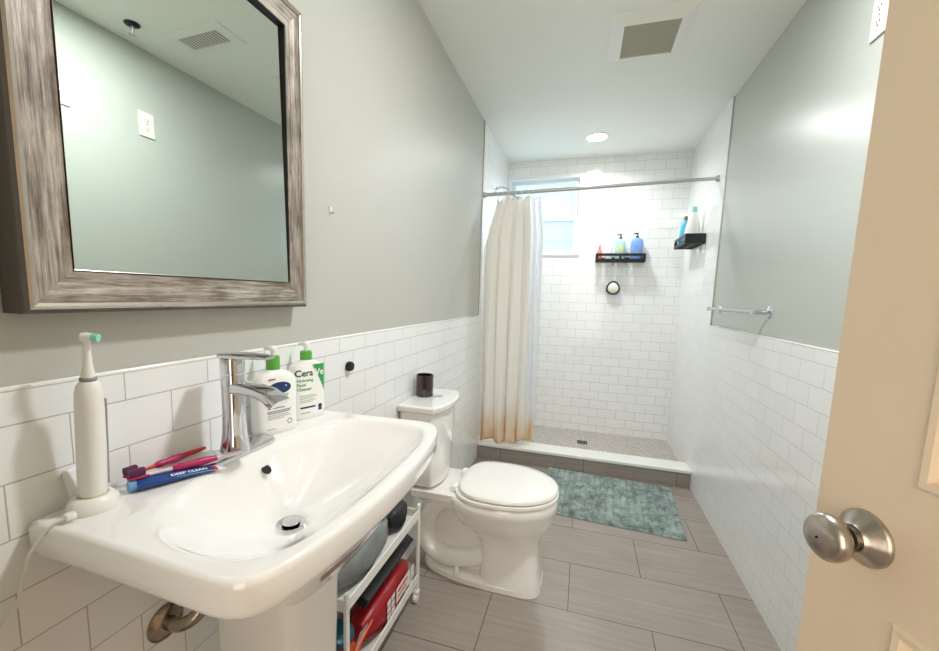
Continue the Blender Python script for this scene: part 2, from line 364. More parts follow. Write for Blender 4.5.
# window
def ringframe(x0, x1, z0, z1, w, y0, y1, wb=None):
    R_ = lambda e, y: [Vector((x0+e, y, z0+e)), Vector((x1-e, y, z0+e)), Vector((x1-e, y, z1-e)), Vector((x0+e, y, z1-e))]
    return G().loft([R_(0, y1), R_(0, y0), R_(w, y0), R_(w, y1), R_(0, y1)], cap=False)
wo = struct(ringframe(WX0-.022, WX1+.022, WZ0-.022, WZ1+.022, .030, YB-.012, YB+.09).go('window_1', 'vinyl', bevel=.003))
def sash(y, z0, z1, rail, m, nm):
    x0, x1 = WX0+.004, WX1-.004
    so = ringframe(x0, x1, z0, z1, rail, y, y+.025).go(nm, 'vinyl', wo, bevel=.002)
    G().span((x0+rail-.002, y+.010, z0+rail-.002), (x1-rail+.002, y+.014, z1-rail+.002)).go('pane', m, so)
sash(YB+.050, 1.893, WZ1-.004, .036, 'pane', 'window_sash'); sash(YB+.021, WZ0+.004, 1.935, .034, 'pane_low', 'window_sash')

# ------------------------------------------------------------------ door (open, beside the camera)
th = math.radians(-17.5)
DE = Vector((1.021, .600, 0)); Dd = Vector((math.sin(th), math.cos(th), 0)); Dn = Vector((-math.cos(th), math.sin(th), 0))   # along door to its free edge / face normal
DW = .755
dr = thing('panel_door', 'cream painted panel door standing open at the right edge with satin round knob', 'door', DE - Dd*DW)
dr.rotation_euler = (0, 0, math.atan2(Dd.y, Dd.x))     # local x runs hinge -> free edge, +y is the face towards the room (left)
dth = .035
xs = [0, .101, .335, .42, DW-.101, DW]; zs = [.01, .22, .898, 1.046, 1.62, 1.74, 1.92, 2.03]
g = G()
for i in range(5):
    for k in range(7):
        if i in (1, 3) and k in (1, 3, 5): continue
        g.span((xs[i], -dth, zs[k]), (xs[i+1], 0, zs[k+1]))
g.go('door_leaf', 'door', dr)
for i in (1, 3):
    for k in (1, 3, 5):
        x0, x1, z0, z1 = xs[i], xs[i+1], zs[k], zs[k+1]
        def rr(e, y): return [Vector((x0+e, y, z0+e)), Vector((x1-e, y, z0+e)), Vector((x1-e, y, z1-e)), Vector((x0+e, y, z1-e))]
        p = G().loft([rr(0, 0), rr(.004, .003), rr(.010, .002), rr(.014, -.009), rr(.026, -.010), rr(.048, -.004), rr(.05, -.004), rr(.05, -.03), rr(0, -.03)], cap=False)
        p.loft([rr(.05, -.004), rr(.05, -.03)])
        p.go('door_panel', 'door', dr)
kx, kz = DW-.062, .968
k = G().lathe([(0, 0), (.0312, 0), (.0312, .002), (.029, .005), (.018, .013), (.0155, .017), (0, .017)], (kx, 0, kz), (0, 1, 0), 40).go('rosette', 'satin', dr, smooth=True)
G().lathe([(0, .012), (.0118, .012), (.0118, .030), (.014, .031), (.0200, .033), (.0248, .037), (.0264, .0425), (.0254, .048), (.021, .0525), (.014, .0548), (.006, .0555), (0, .0555)], (kx, 0, kz), (0, 1, 0), 40).go('knob', 'satin', dr, smooth=True)
G().lathe([(.0122, .022), (.0134, .022), (.0134, .0255), (.0122, .0255)], (kx, 0, kz), (0, 1, 0), 30, cap=False).go('dark_collar', 'black', dr, smooth=True)
G().lathe([(0, .0550), (.0016, .0550), (.0016, .0562), (0, .0562)], (kx, 0, kz), (0, 1, 0), 10).go('privacy_pinhole', 'black', dr)
G().lathe([(0, 0), (.0335, 0), (.031, -.005), (.012, -.017), (.012, -.03), (.026, -.042), (.028, -.049), (.022, -.0615), (0, -.0655)], (kx, -dth, kz), (0, 1, 0), 30).go('knob', 'satin', dr, smooth=True)

# ------------------------------------------------------------------ mirror
my0, my1, mz0, mz1 = .331, .881, 1.186, 1.873
fw = .060
mr = thing('wall_mirror', 'large mirror in a weathered silver-brown wood frame above the sink', 'mirror', (0, (my0+my1)/2, mz0))
oy, oz = (my0+my1)/2, mz0
def fr(e, x): return [Vector((x, my0+e-oy, mz0+e-oz)), Vector((x, my1-e-oy, mz0+e-oz)), Vector((x, my1-e-oy, mz1-e-oz)), Vector((x, my0+e-oy, mz1-e-oz))]
prof = [(.006, .0405), (.012, .043), (.03, .0385), (.050, .0375), (fw-.003, .040)]
for side, m in ((0, 'frame_y'), (1, 'frame_z'), (2, 'frame_y'), (3, 'frame_z')):
    v = []; f = []
    for e, x in prof:
        q = fr(e, x); v += [q[side], q[(side+1) % 4]]
    for i in range(len(prof)-1): f.append((2*i, 2*i+1, 2*i+3, 2*i+2))
    n = len(v); v += [p + Vector((-.02, 0, 0)) for p in v]
    f += [tuple(reversed([a+n for a in q])) for q in f]
    m_ = len(prof)
    f += [(0, n, n+1, 1), (2*m_-2, 2*m_-1, n+2*m_-1, n+2*m_-2)] + [(2*i, 2*i+2, n+2*i+2, n+2*i) for i in range(m_-1)] + [(2*i+1, n+2*i+1, n+2*i+3, 2*i+3) for i in range(m_-1)]
    link('frame_rail', v, f, m, mr, smooth=True)
G().loft([fr(0, .001), fr(0, .039), fr(.0015, .0415), fr(.0055, .0440), fr(.006, .041)], cap=False).loft([fr(0.0015, .001), fr(.006, .001)], cap=False).go('frame_side', 'frame_side', mr)
G().loft([fr(.0055, .041), fr(.0057, .0442), fr(.0095, .0458), fr(.0140, .0448), fr(.0150, .041)], cap=False).go('outer_bead', 'bead', mr)
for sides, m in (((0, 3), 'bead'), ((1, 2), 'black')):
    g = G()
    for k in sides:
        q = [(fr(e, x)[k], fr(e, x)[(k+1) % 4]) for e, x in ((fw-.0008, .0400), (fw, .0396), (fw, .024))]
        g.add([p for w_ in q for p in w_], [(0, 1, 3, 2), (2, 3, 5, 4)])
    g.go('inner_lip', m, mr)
def glass(x): return [Vector((x + .012*p.y - .012*(p.z-.33), p.y, p.z)) for p in fr(fw-.001, 0)]
G().loft([glass(.032), glass(.025)]).go('mirror_glass', 'glass_mirror', mr)

# ------------------------------------------------------------------ pedestal sink
SZ = .901; SCY = .633
sk = thing('pedestal_sink', 'wide white pedestal sink against the left tiled wall', 'sink', (0, SCY, 0))
half = [(.008, .305), (.10, .305), (.20, .308), (.29, .312), (.345, .314), (.375, .306), (.390, .288), (.402, .255), (.413, .20), (.422, .13), (.427, .06)]
# outline as closed ring (x, y), starting back left, y relative to the sink centre
NO = 180
def resample(pts, n):
    P = [Vector(p) for p in pts]; L = [0]
    for i in range(len(P)): L.append(L[-1] + (P[(i+1) % len(P)]-P[i]).length)
    out = []
    for k in range(n):
        s = L[-1]*k/n; i = max(j for j in range(len(P)) if L[j] <= s+1e-12)
        d = L[i+1]-L[i]; t = (s-L[i])/d if d else 0; out.append(P[i].lerp(P[(i+1) % len(P)], t))
    return out
rim = [(x, -y) for x, y in half] + [(.428, 0)] + [(x, y) for x, y in reversed(half)]
basin_half = [(.098, .0), (.100, .07), (.104, .13), (.118, .19), (.145, .235), (.180, .268), (.225, .284), (.285, .288), (.335, .282), (.368, .265), (.388, .225), (.398, .17), (.404, .10), (.406, .04)]
inner = [(x, -y) for x, y in basin_half] + [(x, y) for x, y in reversed(basin_half)][:-1]
CEN = Vector((.25, 0))
def ray_ring(poly, n=NO):
    """radial resampling about CEN so that rings loft without twist"""
    out = []; P = [Vector(p)-CEN for p in poly]; m = len(P)
    for k in range(n):
        a = -PI + 2*PI*k/n; d = Vector((math.cos(a), math.sin(a))); best = 0
        for i in range(m):
            p, q = P[i], P[(i+1) % m]; e = q-p; den = d.x*e.y-d.y*e.x
            if abs(den) < 1e-12: continue
            t = (p.x*e.y-p.y*e.x)/den; u = (p.x*d.y-p.y*d.x)/den
            if t > 0 and -1e-6 <= u <= 1+1e-6: best = max(best, t)
        out.append(CEN + d*best)
    return out
# exact corner points help the outline: take angles of a dense set
RO = ray_ring(rim); RI = ray_ring(inner)
for _ in range(10): RI = [(RI[i-1]+RI[i]*2+RI[(i+1) % NO])/4 for i in range(NO)]
for _ in range(2): RO = [(RO[i-1]+RO[i]*2+RO[(i+1) % NO])/4 if RO[i].x > .03 else RO[i] for i in range(NO)]
def off(R, d):      # shrink towards the centre by d metres
    return [CEN + (p-CEN)*(1-d/(p-CEN).length) for p in R]
def at(R, z): return [Vector((p.x, p.y, z)) for p in R]
DR = Vector((.178, .010))          # drain centre
rings = []
UND = [CEN + (p-CEN)*.80 for p in RO]
UND2 = [Vector((.16, 0)) + (p-CEN)*.30 for p in RO]
rings += [at(UND2, SZ-.20), at([CEN + (p-CEN)*.5 for p in RO], SZ-.165), at([CEN + (p-CEN)*.65 for p in RO], SZ-.125), at(UND, SZ-.088), at([CEN + (p-CEN)*.92 for p in RO], SZ-.058), at(off(RO, .006), SZ-.050), at(off(RO, .002), SZ-.046), at(off(RO, .0005), SZ-.040), at(RO, SZ-.010), at(off(RO, .002), SZ-.004), at(off(RO, .007), SZ), at(off(RO, .010), SZ)]
rings += [at([RI[i].lerp(p, .35) if (RI[i]-p).length > .03 else RI[i].lerp(p, .35) for i, p in enumerate(RO)], SZ)]
rings += [at(off(RI, -.004), SZ), at(off(RI, .001), SZ-.0006), at(off(RI, .006), SZ-.0028), at(off(RI, .012), SZ-.0075), at(off(RI, .019), SZ-.0150)]
R2 = off(RI, .019)
for k in range(1, 15):
    t = k/15.5; rings.append(at([DR + (p-DR)*(1-t) + (p-DR).normalized()*.028*t for p in R2], SZ - .015 - .129*(1-(1-t)**1.45)))
DC = [Vector((DR.x + .028*math.cos(-PI+2*PI*k/NO), DR.y + .028*math.sin(-PI+2*PI*k/NO))) for k in range(NO)]
rings.append(at(DC, SZ-.1445)); 
rings.append(at([DR+(p-DR)*.9 for p in DC], SZ-.150))
for r_ in rings:
    for p in r_: p.x = max(p.x, .008)
bas = G().loft(rings).go('basin', 'porcelain', sk, smooth=True, auto=60)
# drain and overflow
dv = G().lathe([(.0, 0), (.028, 0), (.0295, .002), (.028, .004), (.019, .002), (.017, .0), (0, 0)], (DR.x, DR.y, SZ-.1475), (0, 0, 1), 28).go('drain_ring', 'chrome', sk, smooth=True)
G().lathe([(0, .002), (.014, .002), (.0175, .006), (.0165, .0095), (0, .011)], (DR.x, DR.y, SZ-.1475), (0, 0, 1), 24).go('drain_stopper', 'chrome', sk, smooth=True)
G().lathe([(.0, 0), (.0105, 0), (.0105, .0015), (0, .0015)], (.1245, .006, SZ-.0375), (.70, 0, .71), 20).go('overflow_hole', 'dark', sk, smooth=True)
# pedestal
def rrect(x0, x1, y0, y1, z, ch, n=5):
    o_ = []
    for cx_, cy_, a0 in ((x1-ch, y1-ch, 0), (x0+ch*.3, y1-ch*.3, PI/2), (x0+ch*.3, y0+ch*.3, PI), (x1-ch, y0+ch, 3*PI/2)):
        r_ = ch if cx_ > (x0+x1)/2 else ch*.3
        for k in range(n): o_.append(Vector((cx_+r_*math.cos(a0+PI/2*k/(n-1)), cy_+r_*math.sin(a0+PI/2*k/(n-1)), z)))
    return o_
G().loft([rrect(.075, .27, -.10, .10, 0, .035), rrect(.075, .26, -.095, .095, .03, .035), rrect(.078, .245, -.080, .078, .3, .03), rrect(.078, .250, -.085, .085, .6, .03), rrect(.078, .255, -.088, .088, .725, .03)]).go('pedestal', 'porcelain', sk, smooth=True, auto=50)
# waste pipe and trap beside the pedestal
wp = thing('drain_trap', 'tarnished metal waste pipe with round wall flange under the sink', 'pipe', (TT, .505, .604))
G().lathe([(0, 0), (.034, 0), (.034, .003), (.028, .009), (.016, .012), (0, .012)], (0, 0, 0), (1, 0, 0), 32).go('wall_flange', 'dark_metal', wp, smooth=True)
G().tube(smoothpath([(.010, 0, 0), (.035, .003, .0), (.055, .018, .012), (.062, .045, .035), (.056, .075, .058)], 5), .0125, 14).go('pipe', 'dark_metal', wp, smooth=True)
G().lathe([(0, 0), (.019, 0), (.019, .014), (.016, .018), (0, .018)], (.055, .066, .045), (-.1, .75, .6), 12).go('slip_nut', 'dark_metal', wp, smooth=True)

# faucet
fa = thing('faucet', 'chrome single-lever faucet on an oval base plate on the sink ledge', 'faucet', (.074, .614, SZ), 0)
def stad(w, l, z, n=12):
    o_ = []
    for s_, a0 in ((1, 0), (-1, PI)):
        for k in range(n+1): a = a0 + PI*k/n; o_.append(Vector((w/2*math.cos(a), s_*(l/2-w/2)+w/2*math.sin(a), z)))
    return o_
G().loft([stad(.056, .186, 0), stad(.058, .188, .003), stad(.054, .184, .008), stad(.047, .177, .0095)]).go('base_plate', 'chrome', fa, smooth=True)
G().lathe([(0, .007), (.0285, .007), (.0255, .02), (.0222, .045), (.0208, .08), (.0208, .13), (.0214, .158), (.0214, .161), (0, .156)], (0, 0, 0), (0, 0, 1), 32).go('body', 'chrome', fa, smooth=True)
def rect(c, u, v, w, h, n=4, r=.3):
    o_ = []
    for sx, sy, a0 in ((1, 1, 0), (-1, 1, PI/2), (-1, -1, PI), (1, -1, 1.5*PI)):
        rr_ = min(w, h)*r
        for k in range(n): a = a0+PI/2*k/(n-1); o_.append(Vector(c)+Vector(u)*(sx*(w/2-rr_)+rr_*math.cos(a))+Vector(v)*(sy*(h/2-rr_)+rr_*math.sin(a)))
    return o_
sp = [((.0, 0, .134), (0, 0, 1), .036, .026), ((.03, 0, .135), (.05, 0, 1), .038, .023), ((.064, 0, .132), (.10, 0, 1), .039, .020), ((.084, 0, .127), (.25, 0, 1), .040, .022), ((.102, 0, .117), (.75, 0, .75), .040, .028), ((.110, 0, .112), (.80, 0, .7), .038, .026)]
G().loft([rect(c_, (0, 1, 0), Vector(n_).normalized(), w_, h_) for c_, n_, w_, h_ in sp]).go('spout', 'chrome', fa, smooth=True)
G().lathe([(0, .163), (.0214, .163), (.0218, .188), (.0205, .192), (0, .193)], (0, 0, 0), (0, 0, 1), 32).go('handle_hub', 'chrome', fa, smooth=True)
G().loft([rect((-.018, 0, .196), (0, 1, 0), (0, 0, 1), .036, .010), rect((.02, 0, .198), (0, 1, 0), (0, 0, 1), .044, .010), rect((.060, 0, .199), (0, 1, 0), (0, 0, 1), .038, .008), rect((.090, 0, .198), (0, 1, 0), (0, 0, 1), .026, .005)]).go('lever', 'chrome', fa, smooth=True)

# electric toothbrush on its charger
eb = thing('electric_toothbrush', 'white electric toothbrush standing upright on its charger at the sink corner', 'toothbrush', (.050, .384, SZ+.0225))
eb.rotation_euler = (0, math.radians(3.2), 0)
G().lathe([(0, 0), (.0155, 0), (.0165, .01), (.0170, .06), (.0165, .12), (.0158, .152), (.0135, .162), (.0095, .168), (0, .169)], (0, 0, 0), (0, 0, 1), 32).go('handle', 'white_plastic', eb, smooth=True)
G().lathe([(.0092, .168), (.0098, .170), (.0098, .1725), (.0085, .174)], (0, 0, 0), (0, 0, 1), 24, cap=False).go('grey_ring', 'rubber', eb, smooth=True)
G().lathe([(0, .172), (.0085, .172), (.0078, .178), (.0055, .19), (.0048, .205), (.0045, .225), (.005, .232), (.0035, .236), (0, .237)], (0, 0, 0), (0, 0, 1), 20).lathe([(0, -.007), (.0062, -.006), (.0066, .002), (.0062, .006), (0, .007)], (0.001, 0, .230), (.85, .5, 0), 18).go('brush_neck', 'white_plastic', eb, smooth=True)
G().lathe([(0, .006), (.0058, .006), (.0056, .0135), (0, .0135)], (0.001, 0, .230), (.85, .5, 0), 14).go('bristles', 'mint', eb)
G().box((.006, .0160, .075), (.005, .003, .13)).go('grip_strip', 'rubber', eb, bevel=.001)
ch = thing('toothbrush_charger', 'white oval charging base with a white cord on the sink corner', 'charger', (.050, .384, SZ))
def oval(a, b, z, n=32, cx_=0, cy_=0): return [Vector((cx_+a*math.cos(2*PI*k/n), cy_+b*math.sin(2*PI*k/n), z)) for k in range(n)]
G().loft([oval(.029, .031, 0), oval(.0295, .032, .003), oval(.027, .029, .014), oval(.0235, .0245, .0195), oval(.021, .022, .0208)]).go('charger_base', 'white_plastic', ch, smooth=True)
G().loft([oval(.0185, .0195, .0205), oval(.0175, .0185, .0214)]).go('dock_ring', mat('limescale_ring', (206, 190, 160), .6), ch, smooth=True)
G().box((-.034, -.002, .030), (.008, .024, .052), rz=.2, ry=-.25).go('brush_head_rest', 'white_plastic', ch, bevel=.004)
G().box((.012, -.036, .008), (.014, .012, .008), rz=-.2).go('cord_grip', 'white_plastic', ch, bevel=.002)
G().tube(smoothpath([(.012, -.040, .008), (.002, -.052, .0), (-.012, -.068, -.03), (-.022, -.074, -.07), (-.034, -.085, -.12), (-.046, -.12, -.15), (-.048, -.16, -.17), (-.046, -.24, -.18)], 6), .0021, 8).go('cord', 'white_plastic', ch, smooth=True)

# two manual toothbrushes and a toothpaste tube
def brush(a, b, zl, zr, name, label, grip, handle, roll):
    a = Vector((*a, 0)); b = Vector((*b, 0)); L = (b-a).length
    o = thing(name, label, 'toothbrush', (a.x, a.y, SZ), 0, 'manual toothbrushes on the sink ledge')
    d = (b-a).normalized(); up = Vector((0, 0, 1)); s_ = d.cross(up).normalized()
    P = lambda t, q=0, z=0: d*(L*t) + s_*q + up*(zl*(1-t)+zr*t+z)
    G().tube([P(.10), P(.16), P(.26), P(.34), P(.5), P(.70), P(.80), P(.9), P(1)], [.0045, .003, .0028, .0035, .0035, .0052, .0048, .004, .0025], 10).go('handle', handle, o, smooth=True)
    G().tube([P(.33), P(.38), P(.46), P(.55), P(.64), P(.72)], [.004, .0068, .006, .0072, .0066, .005], 12).go('grip', grip, o, smooth=True)
    G().loft([rect(P(t), s_, up, w_, h_) for t, w_, h_ in ((-.01, .006, .003), (.02, .012, .004), (.11, .013, .0045), (.15, .006, .004))]).go('brush_head', grip, o, smooth=True)
    G().loft([rect(P(t, 0, .008), s_, up, .011, .012) for t in (0, .03, .06, .09, .12)]).go('bristles', 'purple', o)
    return o
brush((.050, .432), (.114, .598), .022, .016, 'toothbrush', 'magenta and white manual toothbrush lying on the toothpaste tube, nearest the viewer', 'magenta', 'clear_pink', 0)
brush((.030, .440), (.036, .580), .019, .018, 'toothbrush', 'crimson manual toothbrush lying closest to the wall behind the other one', 'magenta', 'red', 0)
tp = thing('toothpaste_tube', 'blue toothpaste tube with DEEP CLEAN lettering lying on the sink ledge', 'toothpaste', (.054, .440, SZ))
ta = Vector((0, 0, 0)); tb = Vector((.042, .118, 0)); td = (tb-ta).normalized(); tsd = td.cross(Vector((0, 0, 1))).normalized(); L = (tb-ta).length
def tr_(t, w, h): return [td*(L*t) + tsd*(w/2*math.cos(2*PI*k/24)) + Vector((0, 0, h/2+.0005+h/2*math.sin(2*PI*k/24))) for k in range(24)]
G().loft([tr_(.0, .030, .018), tr_(.2, .036, .017), tr_(.5, .042, .014), tr_(.75, .045, .010), tr_(.86, .046, .007)]).go('tube_body', 'blue_tube', tp, smooth=True)
G().loft([tr_(.86, .0465, .0074), tr_(.90, .047, .0062)]).go('red_band', 'red', tp, smooth=True)
G().loft([tr_(.90, .0468, .006), tr_(1.0, .049, .002)]).go('crimped_end', 'whiteink', tp, smooth=True)
G().lathe([(0, 0), (.009, 0), (.009, -.010), (.0075, -.011), (0, -.011)], (0, 0, .0097), td, 20).go('screw_cap', 'lightblue', tp, smooth=True)
def tube_surf(t, q):      # t along, q across (-1 .. 1) from far side to near side, on the top/near face
    import bisect
    kk = [(0, .030, .018), (.2, .036, .017), (.5, .042, .014), (.75, .045, .010), (.86, .046, .007)]
    for i in range(4):
        if kk[i][0] <= t <= kk[i+1][0]:
            u = (t-kk[i][0])/(kk[i+1][0]-kk[i][0]); w = kk[i][1]*(1-u)+kk[i+1][1]*u; h = kk[i][2]*(1-u)+kk[i+1][2]*u; break
    a = PI/2 - q*PI/2
    return td*(L*t) + tsd*(w/2*math.cos(a)*1.02) + Vector((0, 0, h/2+.0009+h/2*math.sin(a)*1.03))
text('DEEP CLEAN', .0095, 'whiteink', tp, lambda u, v: tube_surf(min(.86, max(0, .56+u/L)), .50 - v/.030), bold=.0003)
g = G()
for q_, t0, t1 in ((.80, .40, .80),):
    a_, b_ = tube_surf(t0, q_), tube_surf(t1, q_+.04); g.tube([a_, (a_+b_)/2, b_], .0006, 5)
g.go('printed_lines', 'lightblue', tp)

# two lotion bottles behind the faucet
def bottle(loc, rz, w, d, h, capr, caph, name, label, taper=1.0):
    o = thing(name, label, 'bottle', loc, rz, None)
    # local: +x is the front face normal, y the width
    def sq(z, sw, sd, n=40, e=3.4):
        r_ = []
        for k in range(n):
            a = 2*PI*k/n; c_, s_ = math.cos(a), math.sin(a)
            r_.append(Vector((sd/2*math.copysign(abs(c_)**(2/e), c_), sw/2*math.copysign(abs(s_)**(2/e), s_), z)))
        return r_
    rs = [sq(0, w*.92, d*.86), sq(.004, w*.99, d*.97), sq(.015, w, d), sq(h*.80, w*taper, d), sq(h*.88, w*taper*.93, d*.93), sq(h*.945, w*taper*.72, d*.80), sq(h*.985, capr*2.3, capr*2.1), sq(h, capr*2, capr*2, e=2)]
    G().loft(rs).go('bottle_body', 'bottle_white', o, smooth=True)
    G().lathe([(0, h), (capr, h), (capr*.97, h+caph), (capr*.6, h+caph+.002), (0, h+caph+.002)], (0, 0, 0), (0, 0, 1), 24).go('collar', 'green', o, smooth=True)
    pz = h+caph
    G().lathe([(0, pz), (.0045, pz), (.0045, pz+.012), (.009, pz+.013), (.0095, pz+.020), (.007, pz+.023), (0, pz+.0235)], (0, 0, 0), (0, 0, 1), 18).tube([(0, 0, pz+.018), (-.008, -.004, pz+.0185), (-.018, -.009, pz+.016)], [.006, .0052, .0035], 10).go('pump_head', 'bottle_white', o, smooth=True)
    def F(u, z, wq=w, e=3.4, lift=.0004):      # point on the front face at width u (right when seen from the front = +y)
        s_ = min(.98, abs(u)/(wq/2)); c_ = (1-s_**e)**(1/e); return Vector((d/2*c_+lift, u, z))
    return o, F
def bars(o, F, rows, m, hgt=.0014, name='printed_lines'):
    g = G()
    for u0, u1, z in rows:
        n = 6; pts = []
        for i in range(n): 
            u = u0+(u1-u0)*i/(n-1); pts.append((F(u, z-hgt/2), F(u, z+hgt/2)))
        v = [p for q in pts for p in q]; g.add(v, [(2*i, 2*i+2, 2*i+3, 2*i+1) for i in range(n-1)])
    return g.go(name, m, o)
rz1 = math.radians(-20)
o, F = bottle((.052, .746, SZ), rz1, .098, .048, .146, .0150, .030, 'lotion_bottle', 'wider white pump bottle with green collar and navy oval badge, right behind the faucet')
g = G(); n = 28; pts = [F(.002+.027*math.cos(2*PI*k/n), .106+.0135*math.sin(2*PI*k/n)) for k in range(n)]; g.add(pts, [tuple(range(n))]); g.go('navy_badge', 'navy', o)
bars(o, F, [(-.024, -.008, .127)], 'redink', .003, 'red_mark')
text('Moisturizing', .0105, 'green_ink', o, lambda u, v: F(u-.004, .089+v), bold=.0002)
text('Lotion', .0105, 'green_ink', o, lambda u, v: F(u-.018, .079+v), bold=.0002)
bars(o, F, [(-.028, -.002, .066), (-.028, .012, .061), (-.028, .028, .054), (-.028, .024, .050)], 'ink', .0018)
bars(o, F, [(-.028, .020, .045), (-.028, .026, .041), (-.028, .010, .037), (-.030, -.010, .014)], 'greyink', .0012)
g = G(); n = 24
ou = [F(.024+.0062*math.cos(2*PI*k/n), .025+.0062*math.sin(2*PI*k/n)) for k in range(n)]; inn = [F(.024+.0048*math.cos(2*PI*k/n), .025+.0048*math.sin(2*PI*k/n)) for k in range(n)]
g.add(ou+inn, [(k, (k+1) % n, n+(k+1) % n, n+k) for k in range(n)]); g.go('round_seal', 'ink', o)
rz2 = math.radians(-22)
o, F = bottle((.048, .866, SZ), rz2, .090, .042, .151, .0150, .021, 'cleanser_bottle', 'narrower white pump bottle with green corner flash beside the wall, right of the other bottle', 1.0)
text('Cera', .0235, 'ink', o, lambda u, v: F(max(-.044, u-.041), .119+v), bold=.00045, align='LEFT')
g = G(); tri = []
for i in range(9):
    t = i/8; z = .140-.078*t; u0 = .006+.0375*t; tri.append([F(u0+(.0445-u0)*q/10, z) for q in range(11)])
v = [p for q in tri for p in q]; g.add(v, [(11*i+q, 11*i+q+1, 11*i+q+12, 11*i+q+11) for i in range(8) for q in range(10)]); g.go('green_flash', 'green_label', o)
text('Ve', .0235, 'whiteink', o, lambda u, v: F(min(.0445, u+.0120), .119+v, lift=.0010), bold=.0005, align='LEFT')
for i, s_ in enumerate(('Hydrating', 'Facial', 'Cleanser')):
    text(s_, .0105, 'green_ink', o, lambda u, v, i=i: F(u-.036, .101-.0112*i+v), bold=.00025, align='LEFT')
bars(o, F, [(-.030, .012, .062), (-.030, .018, .058), (-.030, .006, .054), (-.030, .014, .049), (-.030, .004, .045)], 'greyink', .0011)
bars(o, F, [(-.029, .012, .031)], 'ink', .0045, 'dark_band'); bars(o, F, [(-.028, -.002, .017)], 'greyink', .0018)
g = G(); n = 16; g.add([F(.0255+.0062*math.cos(2*PI*k/n), .029+.0062*math.sin(2*PI*k/n)) for k in range(n)], [tuple(range(n))]).add([F(.0200, .018), F(.031, .018), F(.031, .024), F(.020, .024)], [(0, 1, 2, 3)]); g.go('navy_seal', 'navy', o)

# black round knob and tiny hook on the left wall
kn = G().lathe([(0, 0), (.0135, 0), (.0155, .004), (.0155, .012), (.013, .017), (0, .018)], (TT, 1.123, .990), (1, 0, 0), 28).go('round_peg', 'black', smooth=True)
tag(kn, 'small round black knob stuck on the left tiled wall past the bottles', 'peg')
hk = thing('wall_hook', 'tiny white hook on the painted left wall beside the mirror', 'hook', (0, 1.045, 1.460))
G().box((.002, 0, 0), (.004, .009, .020)).go('hook_plate', 'white_plastic', hk, bevel=.001)
G().tube(smoothpath([(.003, 0, -.004), (.010, 0, -.010), (.013, 0, -.004)], 4), .0018, 8).go('hook_arm', 'brushed', hk, smooth=True)

# ------------------------------------------------------------------ storage cart between sink and toilet
CX = .150
ca = thing('rolling_cart', 'slim white rolling storage cart tucked beside the sink pedestal', 'cart', (.082, 1.11, 0))
cy0, cy1 = .885-1.11, 1.392-1.11; cx0, cx1 = .015-.082, CX-.082
for x_ in (cx0, cx1):
    for y_ in (cy0, cy1):
        G().box((x_, y_, .230), (.012, .016, .360)).go('post', 'cartw', ca, bevel=.003)
        w_ = G().lathe([(0, -.008), (.018, -.008), (.020, -.005), (.020, .005), (.018, .008), (0, .008)], (x_, y_+(.012 if y_ < 0 else -.012), .0205), (1, 0, 0), 20).go('caster', 'cartw', ca, smooth=True)
        G().box((x_, y_+(.008 if y_ < 0 else -.008), .043), (.022, .026, .014)).go('caster_bracket', 'cartw', w_, bevel=.003)
        w_.name = 'caster'
for zt in (.088, .362):
    g = G()
    g.box(((cx0+cx1)/2, (cy0+cy1)/2, zt-.010), (cx1-cx0, cy1-cy0, .004))
    g.go('shelf_tray', 'cartw', ca)
    g = G()
    for x_ in (cx0, cx1): g.box((x_, (cy0+cy1)/2, zt+.008), (.006, cy1-cy0, .036))
    for y_ in (cy0, cy1): g.box(((cx0+cx1)/2, y_, zt+.008), (cx1-cx0, .006, .036))
    g.go('tray_rim', 'cartw', ca, bevel=.002)

def puffy(name, m, a, b, h, w, parent=None, loc=(0, 0, 0), rot=(0, 0, 0), seed=1, amp=.006):
    """soft pouch: length a..b handled by size (w, L, h) centred at loc"""
    rnd = random.Random(seed); L_ = b; n = 24; rs = []
    for i in range(13):
        t = i/12; s_ = math.sin(PI*min(1, max(0, .04+.92*t)))**.35
        ph = rnd.uniform(-1, 1)*amp
        rs.append([Vector((w/2*math.copysign(abs(math.cos(2*PI*k/n))**.6, math.cos(2*PI*k/n))*s_ + amp*.4*math.sin(5*k+i), L_*(t-.5), h/2*math.copysign(abs(math.sin(2*PI*k/n))**.6, math.sin(2*PI*k/n))*s_ + ph*.3)) for k in range(n)])
    o = G().loft(rs).go(name, m, parent, smooth=True); o.location = loc; o.rotation_euler = rot
    return o
# contents of the lower shelf (tray top at z .080)
pr = thing('red_pouch', 'glossy red pouch with white labels lying on the lower cart shelf', 'pouch', (.090, 1.205, .081))
puffy('pouch_body', 'redbox', 0, .34, .128, .116, pr, (0, 0, .0645), (0, 0, 0), 3, .003)
G().box((.0586, .055, .078), (.001, .115, .055)).go('white_label', 'paper', pr)
G().box((.0592, .050, .088), (.0008, .080, .010)).go('red_print', 'red', pr)
G().box((.0592, .045, .068), (.0008, .070, .006)).go('red_print', 'red', pr)
for i in range(2):
    for j in range(3): G().box((.0588, -.030-.030*i, .098-.025*j), (.001, .024, .019)).go('label_square', 'paper', pr)
G().box((.0578, .138, .075), (.001, .026, .050)).go('label_square', 'paper', pr)
bx = G().box((0, 0, 0), (.100, .345, .040)).go('black_case', 'blackp', bevel=.004)
bx.location = (.085, 1.205, .276); bx.rotation_euler = (math.radians(1), math.radians(30), 0)
tag(bx, 'flat black case lying on top of the red pouch on the lower cart shelf', 'case')
pk = thing('wipes_packet', 'torn orange and white packet at the near end of the lower cart shelf', 'packet', (.092, .955, .081))
puffy('packet_body', 'orange', 0, .10, .045, .095, pk, (0, 0, .040), (math.radians(12), math.radians(-20), .1), 5, .004)
